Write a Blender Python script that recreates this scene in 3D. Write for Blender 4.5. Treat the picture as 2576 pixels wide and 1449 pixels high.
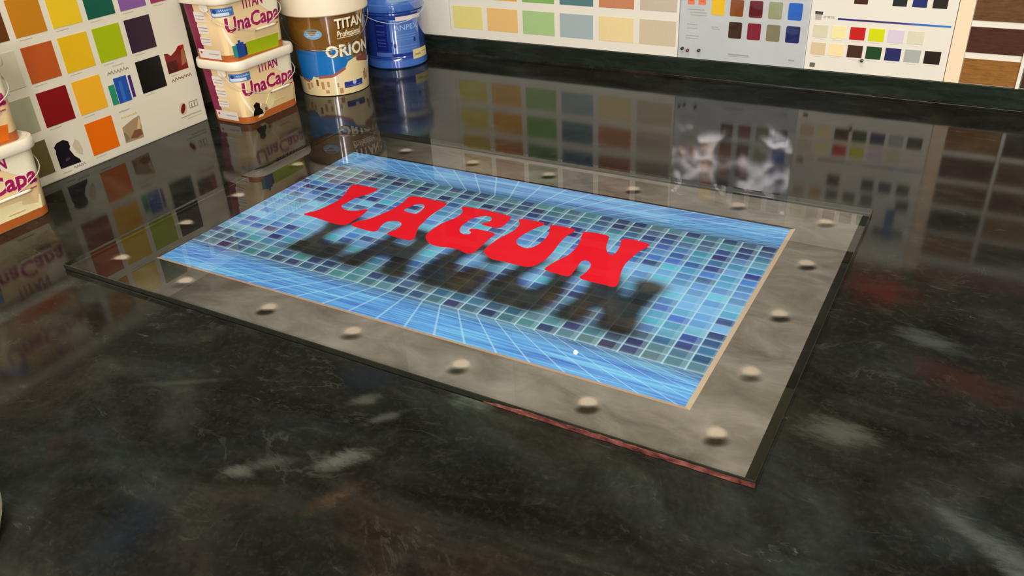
import bpy, bmesh, math, random
import numpy as np
from mathutils import Matrix, Vector

# ------------------------------------------------------------------ clear
for o in list(bpy.data.objects):
    bpy.data.objects.remove(o, do_unlink=True)
scene = bpy.context.scene
COL = scene.collection

# ------------------------------------------------------------------ camera
# world: countertop surface is z = 0, x runs along the back wall, y into the depth, metres
CAM_POS = (0.89769, -0.49165, 0.45573)
CAM_R = ((0.870859, 0.489163, -0.048206),      # right
         (0.211278, -0.461072, -0.861844),     # down
         (-0.443809, 0.740360, -0.504878))     # forward
FPX = 2102.41
cam_data = bpy.data.cameras.new('camera')
cam_data.sensor_fit = 'HORIZONTAL'
cam_data.sensor_width = 36.0
cam_data.lens = FPX / 2576.0 * 36.0
cam_data.clip_start = 0.01
cam_data.clip_end = 50
cam = bpy.data.objects.new('camera', cam_data)
COL.objects.link(cam)
r, d, f = CAM_R
cam.matrix_world = Matrix(((r[0], -d[0], -f[0], CAM_POS[0]),
                           (r[1], -d[1], -f[1], CAM_POS[1]),
                           (r[2], -d[2], -f[2], CAM_POS[2]),
                           (0, 0, 0, 1)))
scene.camera = cam

# ------------------------------------------------------------------ view + world
scene.view_settings.view_transform = 'Standard'
scene.view_settings.look = 'None'
scene.view_settings.gamma = 1.0
scene.view_settings.use_curve_mapping = False
scene.view_settings.exposure = -0.16
world = bpy.data.worlds.new('shop_world')
scene.world = world
world.use_nodes = True
world.node_tree.nodes['Background'].inputs[0].default_value = (1.0, 0.95, 0.86, 1)
world.node_tree.nodes['Background'].inputs[1].default_value = 0.05

# ------------------------------------------------------------------ ceiling tube lights (light + its fitting built further down)
CEIL = 1.75
# x, y, length, width, turn, radiance, colour
LUMINAIRES = [
    (0.75, -0.30, 1.2, 0.20, 0.0, 39.0, (1.0, 0.93, 0.80)),
    (-0.35, -2.60, 1.3, 0.30, 0.0, 52.0, (1.0, 0.92, 0.93)),
    (2.70, -0.75, 1.2, 0.20, math.pi / 2, 16.0, (1.0, 0.93, 0.82)),
    (2.62, -2.35, 2.2, 0.26, -0.83, 60.0, (1.0, 0.94, 0.88)),
]
for i, (lx, ly, sx, sy, turn, rad, lc) in enumerate(LUMINAIRES):
    ld = bpy.data.lights.new('tube_light', 'AREA')
    ld.shape = 'RECTANGLE'
    ld.size = sx
    ld.size_y = sy
    ld.energy = rad * sx * sy * math.pi
    ld.color = lc
    lo = bpy.data.objects.new('tube_light', ld)
    lo.location = (lx, ly, CEIL - 0.075)
    lo.rotation_euler = (0, 0, turn)
    COL.objects.link(lo)

# ------------------------------------------------------------------ helpers
def lin1(c):
    c = c / 255.0
    return c / 12.92 if c <= 0.04045 else ((c + 0.055) / 1.055) ** 2.4

def lin(rgb, gain=1.0):
    return tuple(min(0.93, lin1(c) * gain) for c in rgb) + (1.0,)

class N:
    """tiny node builder"""
    def __init__(self, name):
        self.m = bpy.data.materials.new(name)
        self.m.use_nodes = True
        self.t = self.m.node_tree
        self.t.nodes.clear()
        self.out = self.t.nodes.new('ShaderNodeOutputMaterial')
    def put(self, sock, v):
        if isinstance(v, bpy.types.NodeSocket):
            self.t.links.new(v, sock)
        elif v is not None:
            if isinstance(v, (tuple, list)) and len(v) == 3 and sock.type == 'RGBA':
                v = (*v, 1)
            sock.default_value = v
    def node(self, typ, ins=None, **kw):
        n = self.t.nodes.new(typ)
        for k, v in kw.items():
            setattr(n, k, v)
        for k, v in (ins or {}).items():
            self.put(n.inputs[k], v)
        return n
    def math(self, op, a, b=None, c=None, clamp=False):
        n = self.node('ShaderNodeMath', operation=op, use_clamp=clamp)
        for i, v in enumerate((a, b, c)):
            if v is not None:
                self.put(n.inputs[i], v)
        return n.outputs[0]
    def mix(self, fac, a, b, blend='MIX'):
        n = self.node('ShaderNodeMix', data_type='RGBA', blend_type=blend)
        self.put(n.inputs[0], fac); self.put(n.inputs[6], a); self.put(n.inputs[7], b)
        return n.outputs[2]
    def ramp(self, fac, stops, interp='LINEAR'):
        n = self.node('ShaderNodeValToRGB')
        cr = n.color_ramp
        cr.interpolation = interp
        while len(cr.elements) < len(stops):
            cr.elements.new(0.5)
        for e, (p, c) in zip(cr.elements, stops):
            e.position = p
            e.color = c if len(c) == 4 else (*c, 1)
        self.put(n.inputs[0], fac)
        return n.outputs[0]
    def smooth(self, v, a, b):
        n = self.node('ShaderNodeMapRange', interpolation_type='SMOOTHSTEP')
        self.put(n.inputs[0], v); self.put(n.inputs[1], a); self.put(n.inputs[2], b)
        return n.outputs[0]
    def noise(self, vec, scale, detail=3.0, rough=0.55, dist=0.0):
        n = self.node('ShaderNodeTexNoise')
        self.put(n.inputs['Vector'], vec)
        n.inputs['Scale'].default_value = scale
        n.inputs['Detail'].default_value = detail
        n.inputs['Roughness'].default_value = rough
        n.inputs['Distortion'].default_value = dist
        return n.outputs['Fac']
    def pos(self):
        return self.node('ShaderNodeNewGeometry').outputs['Position']
    def obj(self):
        return self.node('ShaderNodeTexCoord').outputs['Object']
    def sep(self, v):
        n = self.node('ShaderNodeSeparateXYZ'); self.put(n.inputs[0], v)
        return n.outputs
    def comb(self, x, y, z=0.0):
        n = self.node('ShaderNodeCombineXYZ')
        for i, v in enumerate((x, y, z)):
            self.put(n.inputs[i], v)
        return n.outputs[0]
    def mapping(self, v, scale=(1, 1, 1), rot=(0, 0, 0), loc=(0, 0, 0)):
        n = self.node('ShaderNodeMapping'); self.put(n.inputs[0], v)
        n.inputs['Scale'].default_value = scale
        n.inputs['Rotation'].default_value = rot
        n.inputs['Location'].default_value = loc
        return n.outputs[0]
    def bump(self, h, strength=0.2, dist=0.001):
        n = self.node('ShaderNodeBump'); self.put(n.inputs['Height'], h)
        n.inputs['Strength'].default_value = strength
        n.inputs['Distance'].default_value = dist
        return n.outputs[0]
    def principled(self, color, rough=0.5, spec=0.5, metal=0.0, coat=0.0, coat_rough=0.05, normal=None, coat_ior=1.5):
        n = self.node('ShaderNodeBsdfPrincipled')
        self.put(n.inputs['Base Color'], color)
        self.put(n.inputs['Roughness'], rough)
        self.put(n.inputs['Specular IOR Level'], spec)
        self.put(n.inputs['Metallic'], metal)
        self.put(n.inputs['Coat Weight'], coat)
        self.put(n.inputs['Coat Roughness'], coat_rough)
        self.put(n.inputs['Coat IOR'], coat_ior)
        if normal is not None:
            self.put(n.inputs['Normal'], normal)
        self.t.links.new(n.outputs[0], self.out.inputs[0])
        return n

_plain = {}
def plain(rgb, rough=0.45, spec=0.4, gain=1.15, metal=0.0, coat=0.0, grain=0.05):
    """one colour with a faint printed grain"""
    key = (tuple(rgb), rough, spec, gain, metal, coat)
    if key in _plain:
        return _plain[key]
    n = N('paint_%d_%d_%d' % tuple(rgb))
    base = lin(rgb, gain)
    g = n.noise(n.pos(), 420.0, 2.0)
    c = n.mix(g, tuple(v * (1 - grain) for v in base[:3]) + (1,), tuple(min(.95, v * (1 + grain)) for v in base[:3]) + (1,))
    n.principled(c, rough, spec, metal, coat, 0.08, coat_ior=2.1 if coat else 1.5)
    _plain[key] = n.m
    return n.m

def link(name, me, mat=None, parent=None, smooth=False):
    o = bpy.data.objects.new(name, me)
    COL.objects.link(o)
    if mat is not None:
        if isinstance(mat, (list, tuple)):
            for x in mat:
                me.materials.append(x)
        else:
            me.materials.append(mat)
    if smooth:
        me.polygons.foreach_set('use_smooth', [True] * len(me.polygons))
    if parent is not None:
        o.parent = parent
        # parents are plain empties: keep mesh data in world coordinates
        o.matrix_parent_inverse = Matrix.Translation(parent.location).inverted() if parent.type == 'EMPTY' else Matrix.Identity(4)
    return o

def pymesh(name, v, fcs):
    me = bpy.data.meshes.new(name)
    me.from_pydata([tuple(map(float, p)) for p in v], [], fcs)
    me.update()
    return me

def thing(name, label, cat, loc, group=None):
    o = bpy.data.objects.new(name, None)
    COL.objects.link(o)
    o.location = loc
    o.empty_display_size = 0.02
    o['label'] = label
    o['category'] = cat
    if group:
        o['group'] = group
    return o

def tag(o, label, cat, group=None):
    o['label'] = label
    o['category'] = cat
    if group:
        o['group'] = group
    return o

def structure(o):
    o['kind'] = 'structure'
    return o

def box(name, x0, x1, y0, y1, z0, z1, mat=None, parent=None, bevel=0.0, smooth=False):
    bm = bmesh.new()
    bmesh.ops.create_cube(bm, size=1.0)
    for v in bm.verts:
        v.co = ((x0 + x1) / 2 + v.co.x * (x1 - x0), (y0 + y1) / 2 + v.co.y * (y1 - y0), (z0 + z1) / 2 + v.co.z * (z1 - z0))
    if bevel:
        bmesh.ops.bevel(bm, geom=bm.edges[:], offset=bevel, segments=2, affect='EDGES', profile=0.6)
    me = bpy.data.meshes.new(name)
    bm.to_mesh(me); bm.free()
    return link(name, me, mat, parent, smooth)

def plate(name, mapper, loop, off0, off1, mat, parent):
    """outline (u, v) on a surface, raised from off0 to off1"""
    n = len(loop)
    v = [mapper(u, w, off1) for u, w in loop] + [mapper(u, w, off0) for u, w in loop]
    fcs = [list(range(n))] + [[i, i + n, (i + 1) % n + n, (i + 1) % n] for i in range(n)]
    me = pymesh(name, v, fcs)
    return link(name, me, mat, parent)

def rect(u0, u1, v0, v1):
    return [(u0, v0), (u1, v0), (u1, v1), (u0, v1)]

def round_rect(u0, u1, v0, v1, r, n=4):
    pts = []
    for cx, cy, a0 in ((u1 - r, v0 + r, -90), (u1 - r, v1 - r, 0), (u0 + r, v1 - r, 90), (u0 + r, v0 + r, 180)):
        for k in range(n + 1):
            a = math.radians(a0 + 90 * k / n)
            pts.append((cx + r * math.cos(a), cy + r * math.sin(a)))
    return pts

def ellipse(cu, cv, ru, rv, rot=0.0, n=28):
    c, s = math.cos(rot), math.sin(rot)
    return [(cu + ru * math.cos(t) * c - rv * math.sin(t) * s, cv + ru * math.cos(t) * s + rv * math.sin(t) * c)
            for t in (2 * math.pi * k / n for k in range(n))]

def grid_patch(name, mapper, u0, u1, v0, v1, nu, nv, off, mat, parent, smooth=True, shape=None):
    """curved patch; shape(u)->(v_low, v_high) optional"""
    v = []; fcs = []
    for j in range(nv + 1):
        for i in range(nu + 1):
            u = u0 + (u1 - u0) * i / nu
            a, b = shape(u) if shape else (v0, v1)
            v.append(mapper(u, a + (b - a) * j / nv, off))
    for j in range(nv):
        for i in range(nu):
            k = j * (nu + 1) + i
            fcs.append([k, k + 1, k + nu + 2, k + nu + 1])
    return link(name, pymesh(name, v, fcs), mat, parent, smooth)

def catmull(pts, sub=4):
    n = len(pts); out = []
    P = [Vector((x, y)) for x, y in pts]
    for i in range(n):
        p0, p1, p2, p3 = P[i - 1], P[i], P[(i + 1) % n], P[(i + 2) % n]
        # keep sharp corners sharp
        for k in range(sub):
            t = k / sub
            q = 0.5 * ((2 * p1) + (p2 - p0) * t + (2 * p0 - 5 * p1 + 4 * p2 - p3) * t * t + (-p0 + 3 * p1 - 3 * p2 + p3) * t ** 3)
            out.append((q.x, q.y))
    return out

_text = {}
def text_flat(body, bold=0.0, shear=0.0):
    """flat lettering as (verts, faces) in its own unit box"""
    key = (body, bold, shear)
    if key not in _text:
        cu = bpy.data.curves.new('lettering', 'FONT')
        cu.body = body
        cu.size = 1.0
        cu.offset = bold
        cu.shear = shear
        cu.resolution_u = 2
        cu.fill_mode = 'FRONT'
        o = bpy.data.objects.new('lettering', cu)
        COL.objects.link(o)
        bpy.context.view_layer.update()
        me = bpy.data.meshes.new_from_object(o.evaluated_get(bpy.context.evaluated_depsgraph_get()))
        v = [(p.co.x, p.co.y) for p in me.vertices]
        fcs = [list(p.vertices) for p in me.polygons]
        bpy.data.objects.remove(o, do_unlink=True)
        bpy.data.curves.remove(cu)
        bpy.data.meshes.remove(me)
        xs = [p[0] for p in v]; ys = [p[1] for p in v]
        x0, x1, y0, y1 = min(xs), max(xs), min(ys), max(ys)
        v = [((x - x0) / (x1 - x0), (y - y0) / (y1 - y0)) for x, y in v]
        _text[key] = (v, fcs)
    return _text[key]

def lettering(name, body, mapper, u0, u1, v0, v1, off, mat, parent, bold=0.0, shear=0.0, arc=0.0):
    v, fcs = text_flat(body, bold, shear)
    me = pymesh(name, [mapper(u0 + a * (u1 - u0), v0 + b * (v1 - v0) + arc * (a - .5), off) for a, b in v], fcs)
    return link(name, me, mat, parent)

def tube(name, pts, rad, mat, parent, seg=6):
    P = [Vector(p) for p in pts]
    v = []; fcs = []
    for i, p in enumerate(P):
        t = (P[min(i + 1, len(P) - 1)] - P[max(i - 1, 0)]).normalized()
        a = t.cross(Vector((0.13, 0.31, 0.94))).normalized(); b = t.cross(a)
        for k in range(seg):
            an = 2 * math.pi * k / seg
            v.append(p + (a * math.cos(an) + b * math.sin(an)) * rad)
    for i in range(len(P) - 1):
        for k in range(seg):
            fcs.append([i * seg + k, i * seg + (k + 1) % seg, (i + 1) * seg + (k + 1) % seg, (i + 1) * seg + k])
    fcs.append(list(range(seg))); fcs.append([(len(P) - 1) * seg + k for k in range(seg)])
    return link(name, pymesh(name, v, fcs), mat, parent, True)

def lathe(name, cx, cy, profile, mat, parent, seg=64, z0=0.0):
    v = []; fcs = []
    for rr, z in profile:
        for k in range(seg):
            a = 2 * math.pi * k / seg
            v.append((cx + rr * math.cos(a), cy + rr * math.sin(a), z0 + z))
    for i in range(len(profile) - 1):
        for k in range(seg):
            fcs.append([i * seg + k, i * seg + (k + 1) % seg, (i + 1) * seg + (k + 1) % seg, (i + 1) * seg + k])
    fcs.append([k for k in range(seg)][::-1]); fcs.append([(len(profile) - 1) * seg + k for k in range(seg)])
    o = link(name, pymesh(name, v, fcs), mat, parent, True)
    try:
        o.data.set_sharp_from_angle(angle=math.radians(35))
    except Exception:
        pass
    return o

def clear_film(name, rough=0.02, tint=(0.97, 0.98, 0.97), ior_=1.5):
    """thin clear sheet: Fresnel reflection over straight transmission, same from both sides"""
    n = N(name)
    back = n.node('ShaderNodeNewGeometry').outputs['Backfacing']
    ior = n.math('ADD', ior_, n.math('MULTIPLY', back, 1 / ior_ - ior_))
    fr = n.node('ShaderNodeFresnel'); n.put(fr.inputs['IOR'], ior)
    tr = n.node('ShaderNodeBsdfTransparent'); tr.inputs[0].default_value = (*tint, 1)
    gl = n.node('ShaderNodeBsdfGlossy'); gl.inputs['Roughness'].default_value = rough
    mx = n.node('ShaderNodeMixShader')
    n.put(mx.inputs[0], fr.outputs[0]); n.put(mx.inputs[1], tr.outputs[0]); n.put(mx.inputs[2], gl.outputs[0])
    n.t.links.new(mx.outputs[0], n.out.inputs[0])
    return n.m

rng = random.Random(7)
# ================================================================== ROOM SHELL
XL, XR, YB, YF, ZF = -0.345, 4.6, 0.979, -4.2, -0.92
XF, YJ = -2.2, -0.95          # the shop is wider in front of the counter corner

def wall_mat(name, rgb, gain=1.0):
    n = N(name)
    p = n.pos()
    g = n.noise(p, 6.0, 4.0)
    c = n.mix(g, lin(rgb, gain * 0.9), lin(rgb, gain * 1.05))
    n.principled(c, 0.7, 0.3, normal=n.bump(n.noise(p, 180.0, 2.0), 0.15, 0.001))
    return n.m
WALL_OLIVE = wall_mat('olive_grey_wall', (138, 136, 108))
WALL_LIGHT = wall_mat('off_white_wall', (205, 200, 185))
WALL_DARK = wall_mat('brown_grey_wall', (84, 78, 62))
structure(box('wall_back', XL - .1, XR + .1, YB, YB + .1, ZF, CEIL, WALL_DARK))
structure(box('wall_left', XL - .1, XL, YJ, YB, ZF, CEIL, WALL_DARK))
structure(box('wall_left_return', XF, XL - .1, YJ, YJ + .1, ZF, CEIL, WALL_LIGHT))
structure(box('wall_left_far', XF - .1, XF, YF, YJ + .1, ZF, CEIL, WALL_LIGHT))
structure(box('wall_right', XR, XR + .1, YF, YB, ZF, CEIL, WALL_LIGHT))
structure(box('ceiling', XF - .1, XR + .1, YF - .1, YB + .1, CEIL, CEIL + .1, WALL_LIGHT))
structure(box('floor', XF - .1, XR + .1, YF - .1, YB + .1, ZF - .1, ZF, wall_mat('grey_floor', (120, 115, 105))))
# front wall with two tall narrow shop windows far behind the viewer
n = N('daylight_pane')
em = n.node('ShaderNodeEmission'); em.inputs[0].default_value = (1.0, 0.96, 0.97, 1); em.inputs[1].default_value = 55.0
n.t.links.new(em.outputs[0], n.out.inputs[0])
WINS = [(2.36, 2.56, 0.90, 1.66), (3.55, 4.15, 0.70, 1.60)]
edges = [XF - .1] + [e for w in WINS for e in w[:2]] + [XR + .1]
for k in range(0, len(edges), 2):
    structure(box('wall_front', edges[k], edges[k + 1], YF - .1, YF, ZF, CEIL, WALL_LIGHT))
for k, (x0_, x1_, z0_, z1_) in enumerate(WINS):
    structure(box('wall_front', x0_, x1_, YF - .1, YF, ZF, z0_, WALL_LIGHT))
    structure(box('wall_front', x0_, x1_, YF - .1, YF, z1_, CEIL, WALL_LIGHT))
    structure(box('window_%d' % (k + 1), x0_, x1_, YF - .06, YF - .05, z0_, z1_, n.m))

# ================================================================== COUNTERTOP
def resin_mat():
    n = N('black_marbled_resin')
    p = n.pos()
    s = n.sep(p)
    # swirling depth of the poured resin
    warp = n.mapping(p, (1.0, 1.6, 1.0), (0, 0, 0.6))
    big = n.noise(warp, 5.0, 6.0, 0.62, 1.6)
    mid = n.noise(n.mapping(p, (1.0, 2.2, 1.0), (0, 0, -0.5)), 13.0, 6.0, 0.65, 1.2)
    fine = n.noise(n.mapping(p, (1.0, 3.0, 1.0), (0, 0, 0.9)), 46.0, 5.0, 0.7, 0.8)
    hue = n.noise(n.mapping(p, loc=(3.1, 1.7, 0.4)), 4.3, 3.0, 0.5, 0.8)
    tint = n.ramp(hue, [(0.28, (0.046, 0.026, 0.017)), (0.40, (0.038, 0.034, 0.026)), (0.52, (0.038, 0.043, 0.035)),
                        (0.62, (0.030, 0.040, 0.038)), (0.72, (0.042, 0.036, 0.030))])
    amt = n.ramp(big, [(0.36, (0.05, 0.05, 0.05)), (0.52, (0.42, 0.42, 0.42)), (0.66, (1, 1, 1))])
    amt2 = n.math('MULTIPLY', amt, n.math('ADD', 0.40, n.math('MULTIPLY', mid, 1.0)))
    col = n.mix(n.math('MULTIPLY', amt2, 0.72), (0.0055, 0.0052, 0.0045, 1), tint)
    spk = n.noise(p, 150.0, 4.0, 0.7, 0.4)
    col = n.mix(n.math('MULTIPLY', n.smooth(spk, 0.45, 0.75), 0.20), col, (0.060, 0.055, 0.045, 1))
    col = n.mix(n.math('MULTIPLY', n.smooth(n.noise(n.mapping(p, (1, 1, 1), loc=(5, 2, 0)), 70.0, 4.0, 0.7), 0.45, 0.75), 0.28), col, (0.004, 0.004, 0.003, 1))
    # thin pale veins and cloudy wisps
    vein = n.math('ABSOLUTE', n.math('SUBTRACT', n.noise(n.mapping(p, (1, 1.3, 1), (0, 0, 0.35)), 6.5, 5.0, 0.6, 2.2), 0.5))
    vm = n.math('MULTIPLY', n.math('SUBTRACT', 1.0, n.smooth(vein, 0.0, 0.020)), n.smooth(mid, 0.47, 0.68))
    col = n.mix(n.math('MULTIPLY', vm, 0.28), col, (0.085, 0.082, 0.068, 1))
    cloud = n.math('MULTIPLY', n.smooth(fine, 0.56, 0.80), n.smooth(n.noise(p, 7.7, 4.0, 0.6, 0.9), 0.52, 0.70))
    col = n.mix(n.math('MULTIPLY', cloud, 0.75), col, (0.120, 0.126, 0.112, 1))
    # smears caught in the resin and one painted greenish reflection: x, y, rx, ry, angle, colour, amount
    for sx, sy, rx, ry, an, cc, am in SMEARS_AND_REFLECTION:
        dx = n.math('SUBTRACT', s[0], sx); dy = n.math('SUBTRACT', s[1], sy)
        ca, sa = math.cos(an), math.sin(an)
        u = n.math('DIVIDE', n.math('ADD', n.math('MULTIPLY', dx, ca), n.math('MULTIPLY', dy, sa)), rx)
        v = n.math('DIVIDE', n.math('SUBTRACT', n.math('MULTIPLY', dy, ca), n.math('MULTIPLY', dx, sa)), ry)
        rr = n.math('SQRT', n.math('ADD', n.math('MULTIPLY', u, u), n.math('MULTIPLY', v, v)))
        rr = n.math('ADD', rr, n.math('MULTIPLY', n.math('SUBTRACT', fine, 0.5), 1.5))
        rr = n.math('ADD', rr, n.math('MULTIPLY', n.math('SUBTRACT', mid, 0.5), 1.5))
        k = n.math('MULTIPLY', n.math('SUBTRACT', 1.0, n.smooth(rr, 0.0, 1.15)), am * 0.85)
        col = n.mix(k, col, (*cc, 1))
    # faint waviness of the self-levelled surface
    wav = n.noise(n.mapping(p, (1.0, 1.0, 1.0)), 16.0, 2.0)
    n.principled(col, 0.085, 0.16, normal=n.bump(wav, 0.03, 0.0011))
    return n.m
SMEARS_AND_REFLECTION = [
    (0.504, -0.124, 0.030, 0.013, 0.9, (0.120, 0.124, 0.104), 0.8),
    (0.455, -0.150, 0.028, 0.010, 0.6, (0.075, 0.075, 0.064), 0.7),
    (0.528, -0.158, 0.011, 0.026, -0.5, (0.070, 0.040, 0.020), 0.6),
    (0.440, -0.170, 0.016, 0.009, 0.5, (0.100, 0.098, 0.085), 0.8),
    (0.410, -0.255, 0.032, 0.060, 0.3, (0.018, 0.028, 0.042), 0.4),
    (0.850, 0.085, 0.034, 0.020, 0.2, (0.085, 0.092, 0.075), 0.75),
    (0.952, 0.018, 0.050, 0.012, -0.7, (0.080, 0.092, 0.084), 0.7),
    (0.985, 0.000, 0.040, 0.016, -0.7, (0.090, 0.105, 0.100), 0.7),
    (0.475, -0.050, 0.018, 0.009, 0.8, (0.090, 0.094, 0.080), 0.7),
    (0.505, -0.062, 0.022, 0.007, 0.9, (0.080, 0.082, 0.074), 0.7),
    (0.455, -0.020, 0.050, 0.025, 0.3, (0.012, 0.018, 0.024), 0.8),
    (0.560, 0.000, 0.026, 0.022, 0.9, (0.095, 0.125, 0.092), 0.9),  # greenish reflection from the upper wall, painted into the resin colour
    (0.850, 0.330, 0.050, 0.030, -0.4, (0.085, 0.018, 0.012), 0.45),
    (0.930, 0.200, 0.060, 0.030, -0.4, (0.070, 0.018, 0.014), 0.4),
    (0.300, -0.105, 0.050, 0.005, 0.55, (0.070, 0.068, 0.052), 0.4),
    (0.900, 0.255, 0.040, 0.016, -0.3, (0.075, 0.085, 0.085), 0.7),
]
RESIN = resin_mat()
def upstand_mat():
    n = N('dark_green_painted_upstand')
    p = n.pos()
    g = n.noise(n.mapping(p, (1, 1, 6)), 14.0, 5.0, 0.65, 0.8)
    c = n.ramp(g, [(0.3, (0.006, 0.010, 0.007)), (0.55, (0.014, 0.022, 0.015)), (0.8, (0.030, 0.040, 0.030))])
    n.principled(c, 0.16, 0.5, normal=n.bump(n.noise(p, 30.0, 3.0), 0.2, 0.001))
    return n.m
ct = thing('resin_countertop', 'glossy black marbled resin countertop filling the lower picture', 'countertop', (0.9, 0.2, ZF))
XCR = 2.2
box('countertop_slab', XL + .001, XCR, -0.62, YB - .001, -0.045, 0.0, RESIN, ct)
box('counter_base', XL + .001, XCR, -0.50, YB - .001, ZF, -0.045, plain((70, 68, 62)), ct)
trim = structure(box('trim_1', XL, XCR, 0.9715, YB, 0.0, 0.0353, upstand_mat(), None, bevel=0.0008))
# rounded fillet of resin in the joint
fv = []; ff = []
for k in range(7):
    a = math.radians(90 * k / 6)
    yy = 0.9715 - 0.005 + 0.005 * math.sin(a); zz = 0.005 - 0.005 * math.cos(a)
    fv += [(XL, yy, zz), (XCR, yy, zz)]
for k in range(6):
    ff.append([2 * k, 2 * k + 1, 2 * k + 3, 2 * k + 2])
link('resin_fillet', pymesh('resin_fillet', fv, ff), RESIN, trim, True)

# ================================================================== PRINTED SIGN UNDER GLASS
FW, FH = 0.800, 0.505                     # printed frame
PX0, PX1, PY0, PY1 = 0.0748, 0.7312, 0.0622, 0.4330
COLX0, COLP, XC, FAN = 0.2020, 0.02222, 0.4045, 0.62
YB0, YB1, NROW = 0.1127, 0.3778, 19
ROWP = (YB1 - YB0) / NROW
LETTERS = {
 'L': [[(0.1557,0.2279),(0.1647,0.2431),(0.1682,0.2613),(0.1702,0.2793),(0.1673,0.2933),(0.1621,0.3089),(0.156,0.3245),(0.1573,0.3325),(0.1757,0.3341),(0.1962,0.3325),(0.1982,0.3243),(0.1953,0.313),(0.1895,0.3028),(0.1865,0.2906),(0.1856,0.2773),(0.185,0.2696),(0.1913,0.2639),(0.1993,0.2605),(0.2071,0.2611),(0.2152,0.265),(0.2203,0.2703),(0.226,0.2734),(0.2287,0.2647),(0.2302,0.2513),(0.2297,0.2392),(0.2293,0.2273),(0.2231,0.2227),(0.2092,0.2224),(0.1912,0.2243),(0.1737,0.2266)]],
 'A': [[(0.2367,0.2267),(0.235,0.2376),(0.2445,0.2496),(0.2503,0.264),(0.2546,0.2821),(0.2564,0.3015),(0.2556,0.3138),(0.2531,0.3257),(0.2549,0.3319),(0.2696,0.3339),(0.2902,0.333),(0.3109,0.3313),(0.3138,0.318),(0.3129,0.2993),(0.3138,0.2838),(0.3162,0.2693),(0.3182,0.2569),(0.325,0.2431),(0.331,0.2294),(0.3283,0.2228),(0.3149,0.2222),(0.2937,0.2256),(0.2932,0.2327),(0.2962,0.2415),(0.295,0.2523),(0.289,0.2593),(0.2805,0.2604),(0.2737,0.2565),(0.2711,0.2495),(0.2725,0.2386),(0.2755,0.2296),(0.2738,0.2242),(0.2618,0.2236)],[(0.271,0.2923),(0.2732,0.3046),(0.2761,0.3131),(0.2829,0.3161),(0.2898,0.3118),(0.2934,0.301),(0.2932,0.2887),(0.2854,0.2873),(0.2753,0.289)]],
 'G': [[(0.3413,0.2391),(0.3385,0.2479),(0.3381,0.2607),(0.3389,0.2761),(0.3426,0.2874),(0.3464,0.2988),(0.3469,0.3098),(0.3443,0.3197),(0.338,0.3261),(0.3388,0.3316),(0.3512,0.3329),(0.3694,0.3336),(0.3883,0.3328),(0.4078,0.3304),(0.4116,0.3252),(0.4136,0.3108),(0.4134,0.3003),(0.4095,0.2949),(0.4,0.2944),(0.3877,0.2956),(0.3871,0.3011),(0.3915,0.3058),(0.3911,0.3134),(0.3868,0.3183),(0.3799,0.3192),(0.3736,0.3145),(0.3677,0.3061),(0.3662,0.2938),(0.3661,0.2824),(0.3692,0.2725),(0.3748,0.2657),(0.3824,0.2636),(0.3871,0.2675),(0.3858,0.2724),(0.3814,0.2751),(0.3822,0.281),(0.3957,0.2823),(0.4144,0.2805),(0.4157,0.2694),(0.4165,0.2521),(0.4171,0.2369),(0.4164,0.2257),(0.4098,0.2227),(0.4011,0.2256),(0.3939,0.2274),(0.3841,0.2265),(0.3708,0.224),(0.3606,0.2246),(0.3501,0.2296)]],
 'U': [[(0.427,0.2346),(0.4242,0.2435),(0.4246,0.2557),(0.4261,0.2722),(0.4294,0.2844),(0.432,0.2983),(0.4311,0.3109),(0.4283,0.3191),(0.4243,0.3231),(0.4253,0.3293),(0.4384,0.3312),(0.4558,0.3302),(0.4582,0.3247),(0.455,0.3177),(0.4508,0.3048),(0.448,0.2926),(0.4472,0.2816),(0.448,0.2749),(0.4537,0.267),(0.4624,0.2631),(0.4699,0.2631),(0.475,0.2704),(0.4772,0.2818),(0.4771,0.2948),(0.4745,0.308),(0.4705,0.319),(0.4674,0.325),(0.4694,0.3296),(0.4813,0.3311),(0.4981,0.3293),(0.5003,0.323),(0.4978,0.3129),(0.4974,0.2986),(0.4984,0.2852),(0.5008,0.266),(0.5012,0.2482),(0.4989,0.2343),(0.4946,0.2261),(0.4876,0.2229),(0.4766,0.2227),(0.4602,0.2232),(0.4466,0.2228),(0.4358,0.2269)]],
 'N': [[(0.5106,0.2275),(0.5123,0.2408),(0.5158,0.2534),(0.5202,0.2666),(0.5208,0.284),(0.5184,0.3026),(0.5129,0.3203),(0.5128,0.3285),(0.5283,0.3313),(0.543,0.3296),(0.547,0.3193),(0.5516,0.3036),(0.5588,0.2914),(0.5653,0.2887),(0.5676,0.2954),(0.5659,0.31),(0.5618,0.3238),(0.5619,0.3299),(0.5732,0.3329),(0.5938,0.3302),(0.5949,0.3229),(0.5905,0.3076),(0.5884,0.2916),(0.5876,0.2748),(0.5897,0.2598),(0.5937,0.2443),(0.5972,0.2323),(0.5963,0.2228),(0.5856,0.2228),(0.5689,0.2228),(0.5551,0.225),(0.5553,0.2337),(0.5556,0.2461),(0.554,0.2561),(0.5488,0.2627),(0.543,0.2638),(0.5404,0.2581),(0.5414,0.2485),(0.5427,0.2367),(0.5429,0.2254),(0.5383,0.2224),(0.5255,0.2236),(0.5161,0.2246)]],
}
sign = thing('printed_sign', 'printed sign with big red letters over blue pool tiles inside a riveted metal-look border', 'sign', (0.4, 0.25, 0))
top_uv = lambda u, v, off: (u, v, off)

n = N('black_backing')
n.principled(n.mix(n.noise(n.pos(), 60.0, 3.0), (0.006, 0.005, 0.004, 1), (0.012, 0.010, 0.007, 1)), 0.6, 0.1)
plate('backing_board', top_uv, rect(-0.007, 0.809, -0.007, 0.5115), 0.0, 0.0006, n.m, sign)

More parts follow.
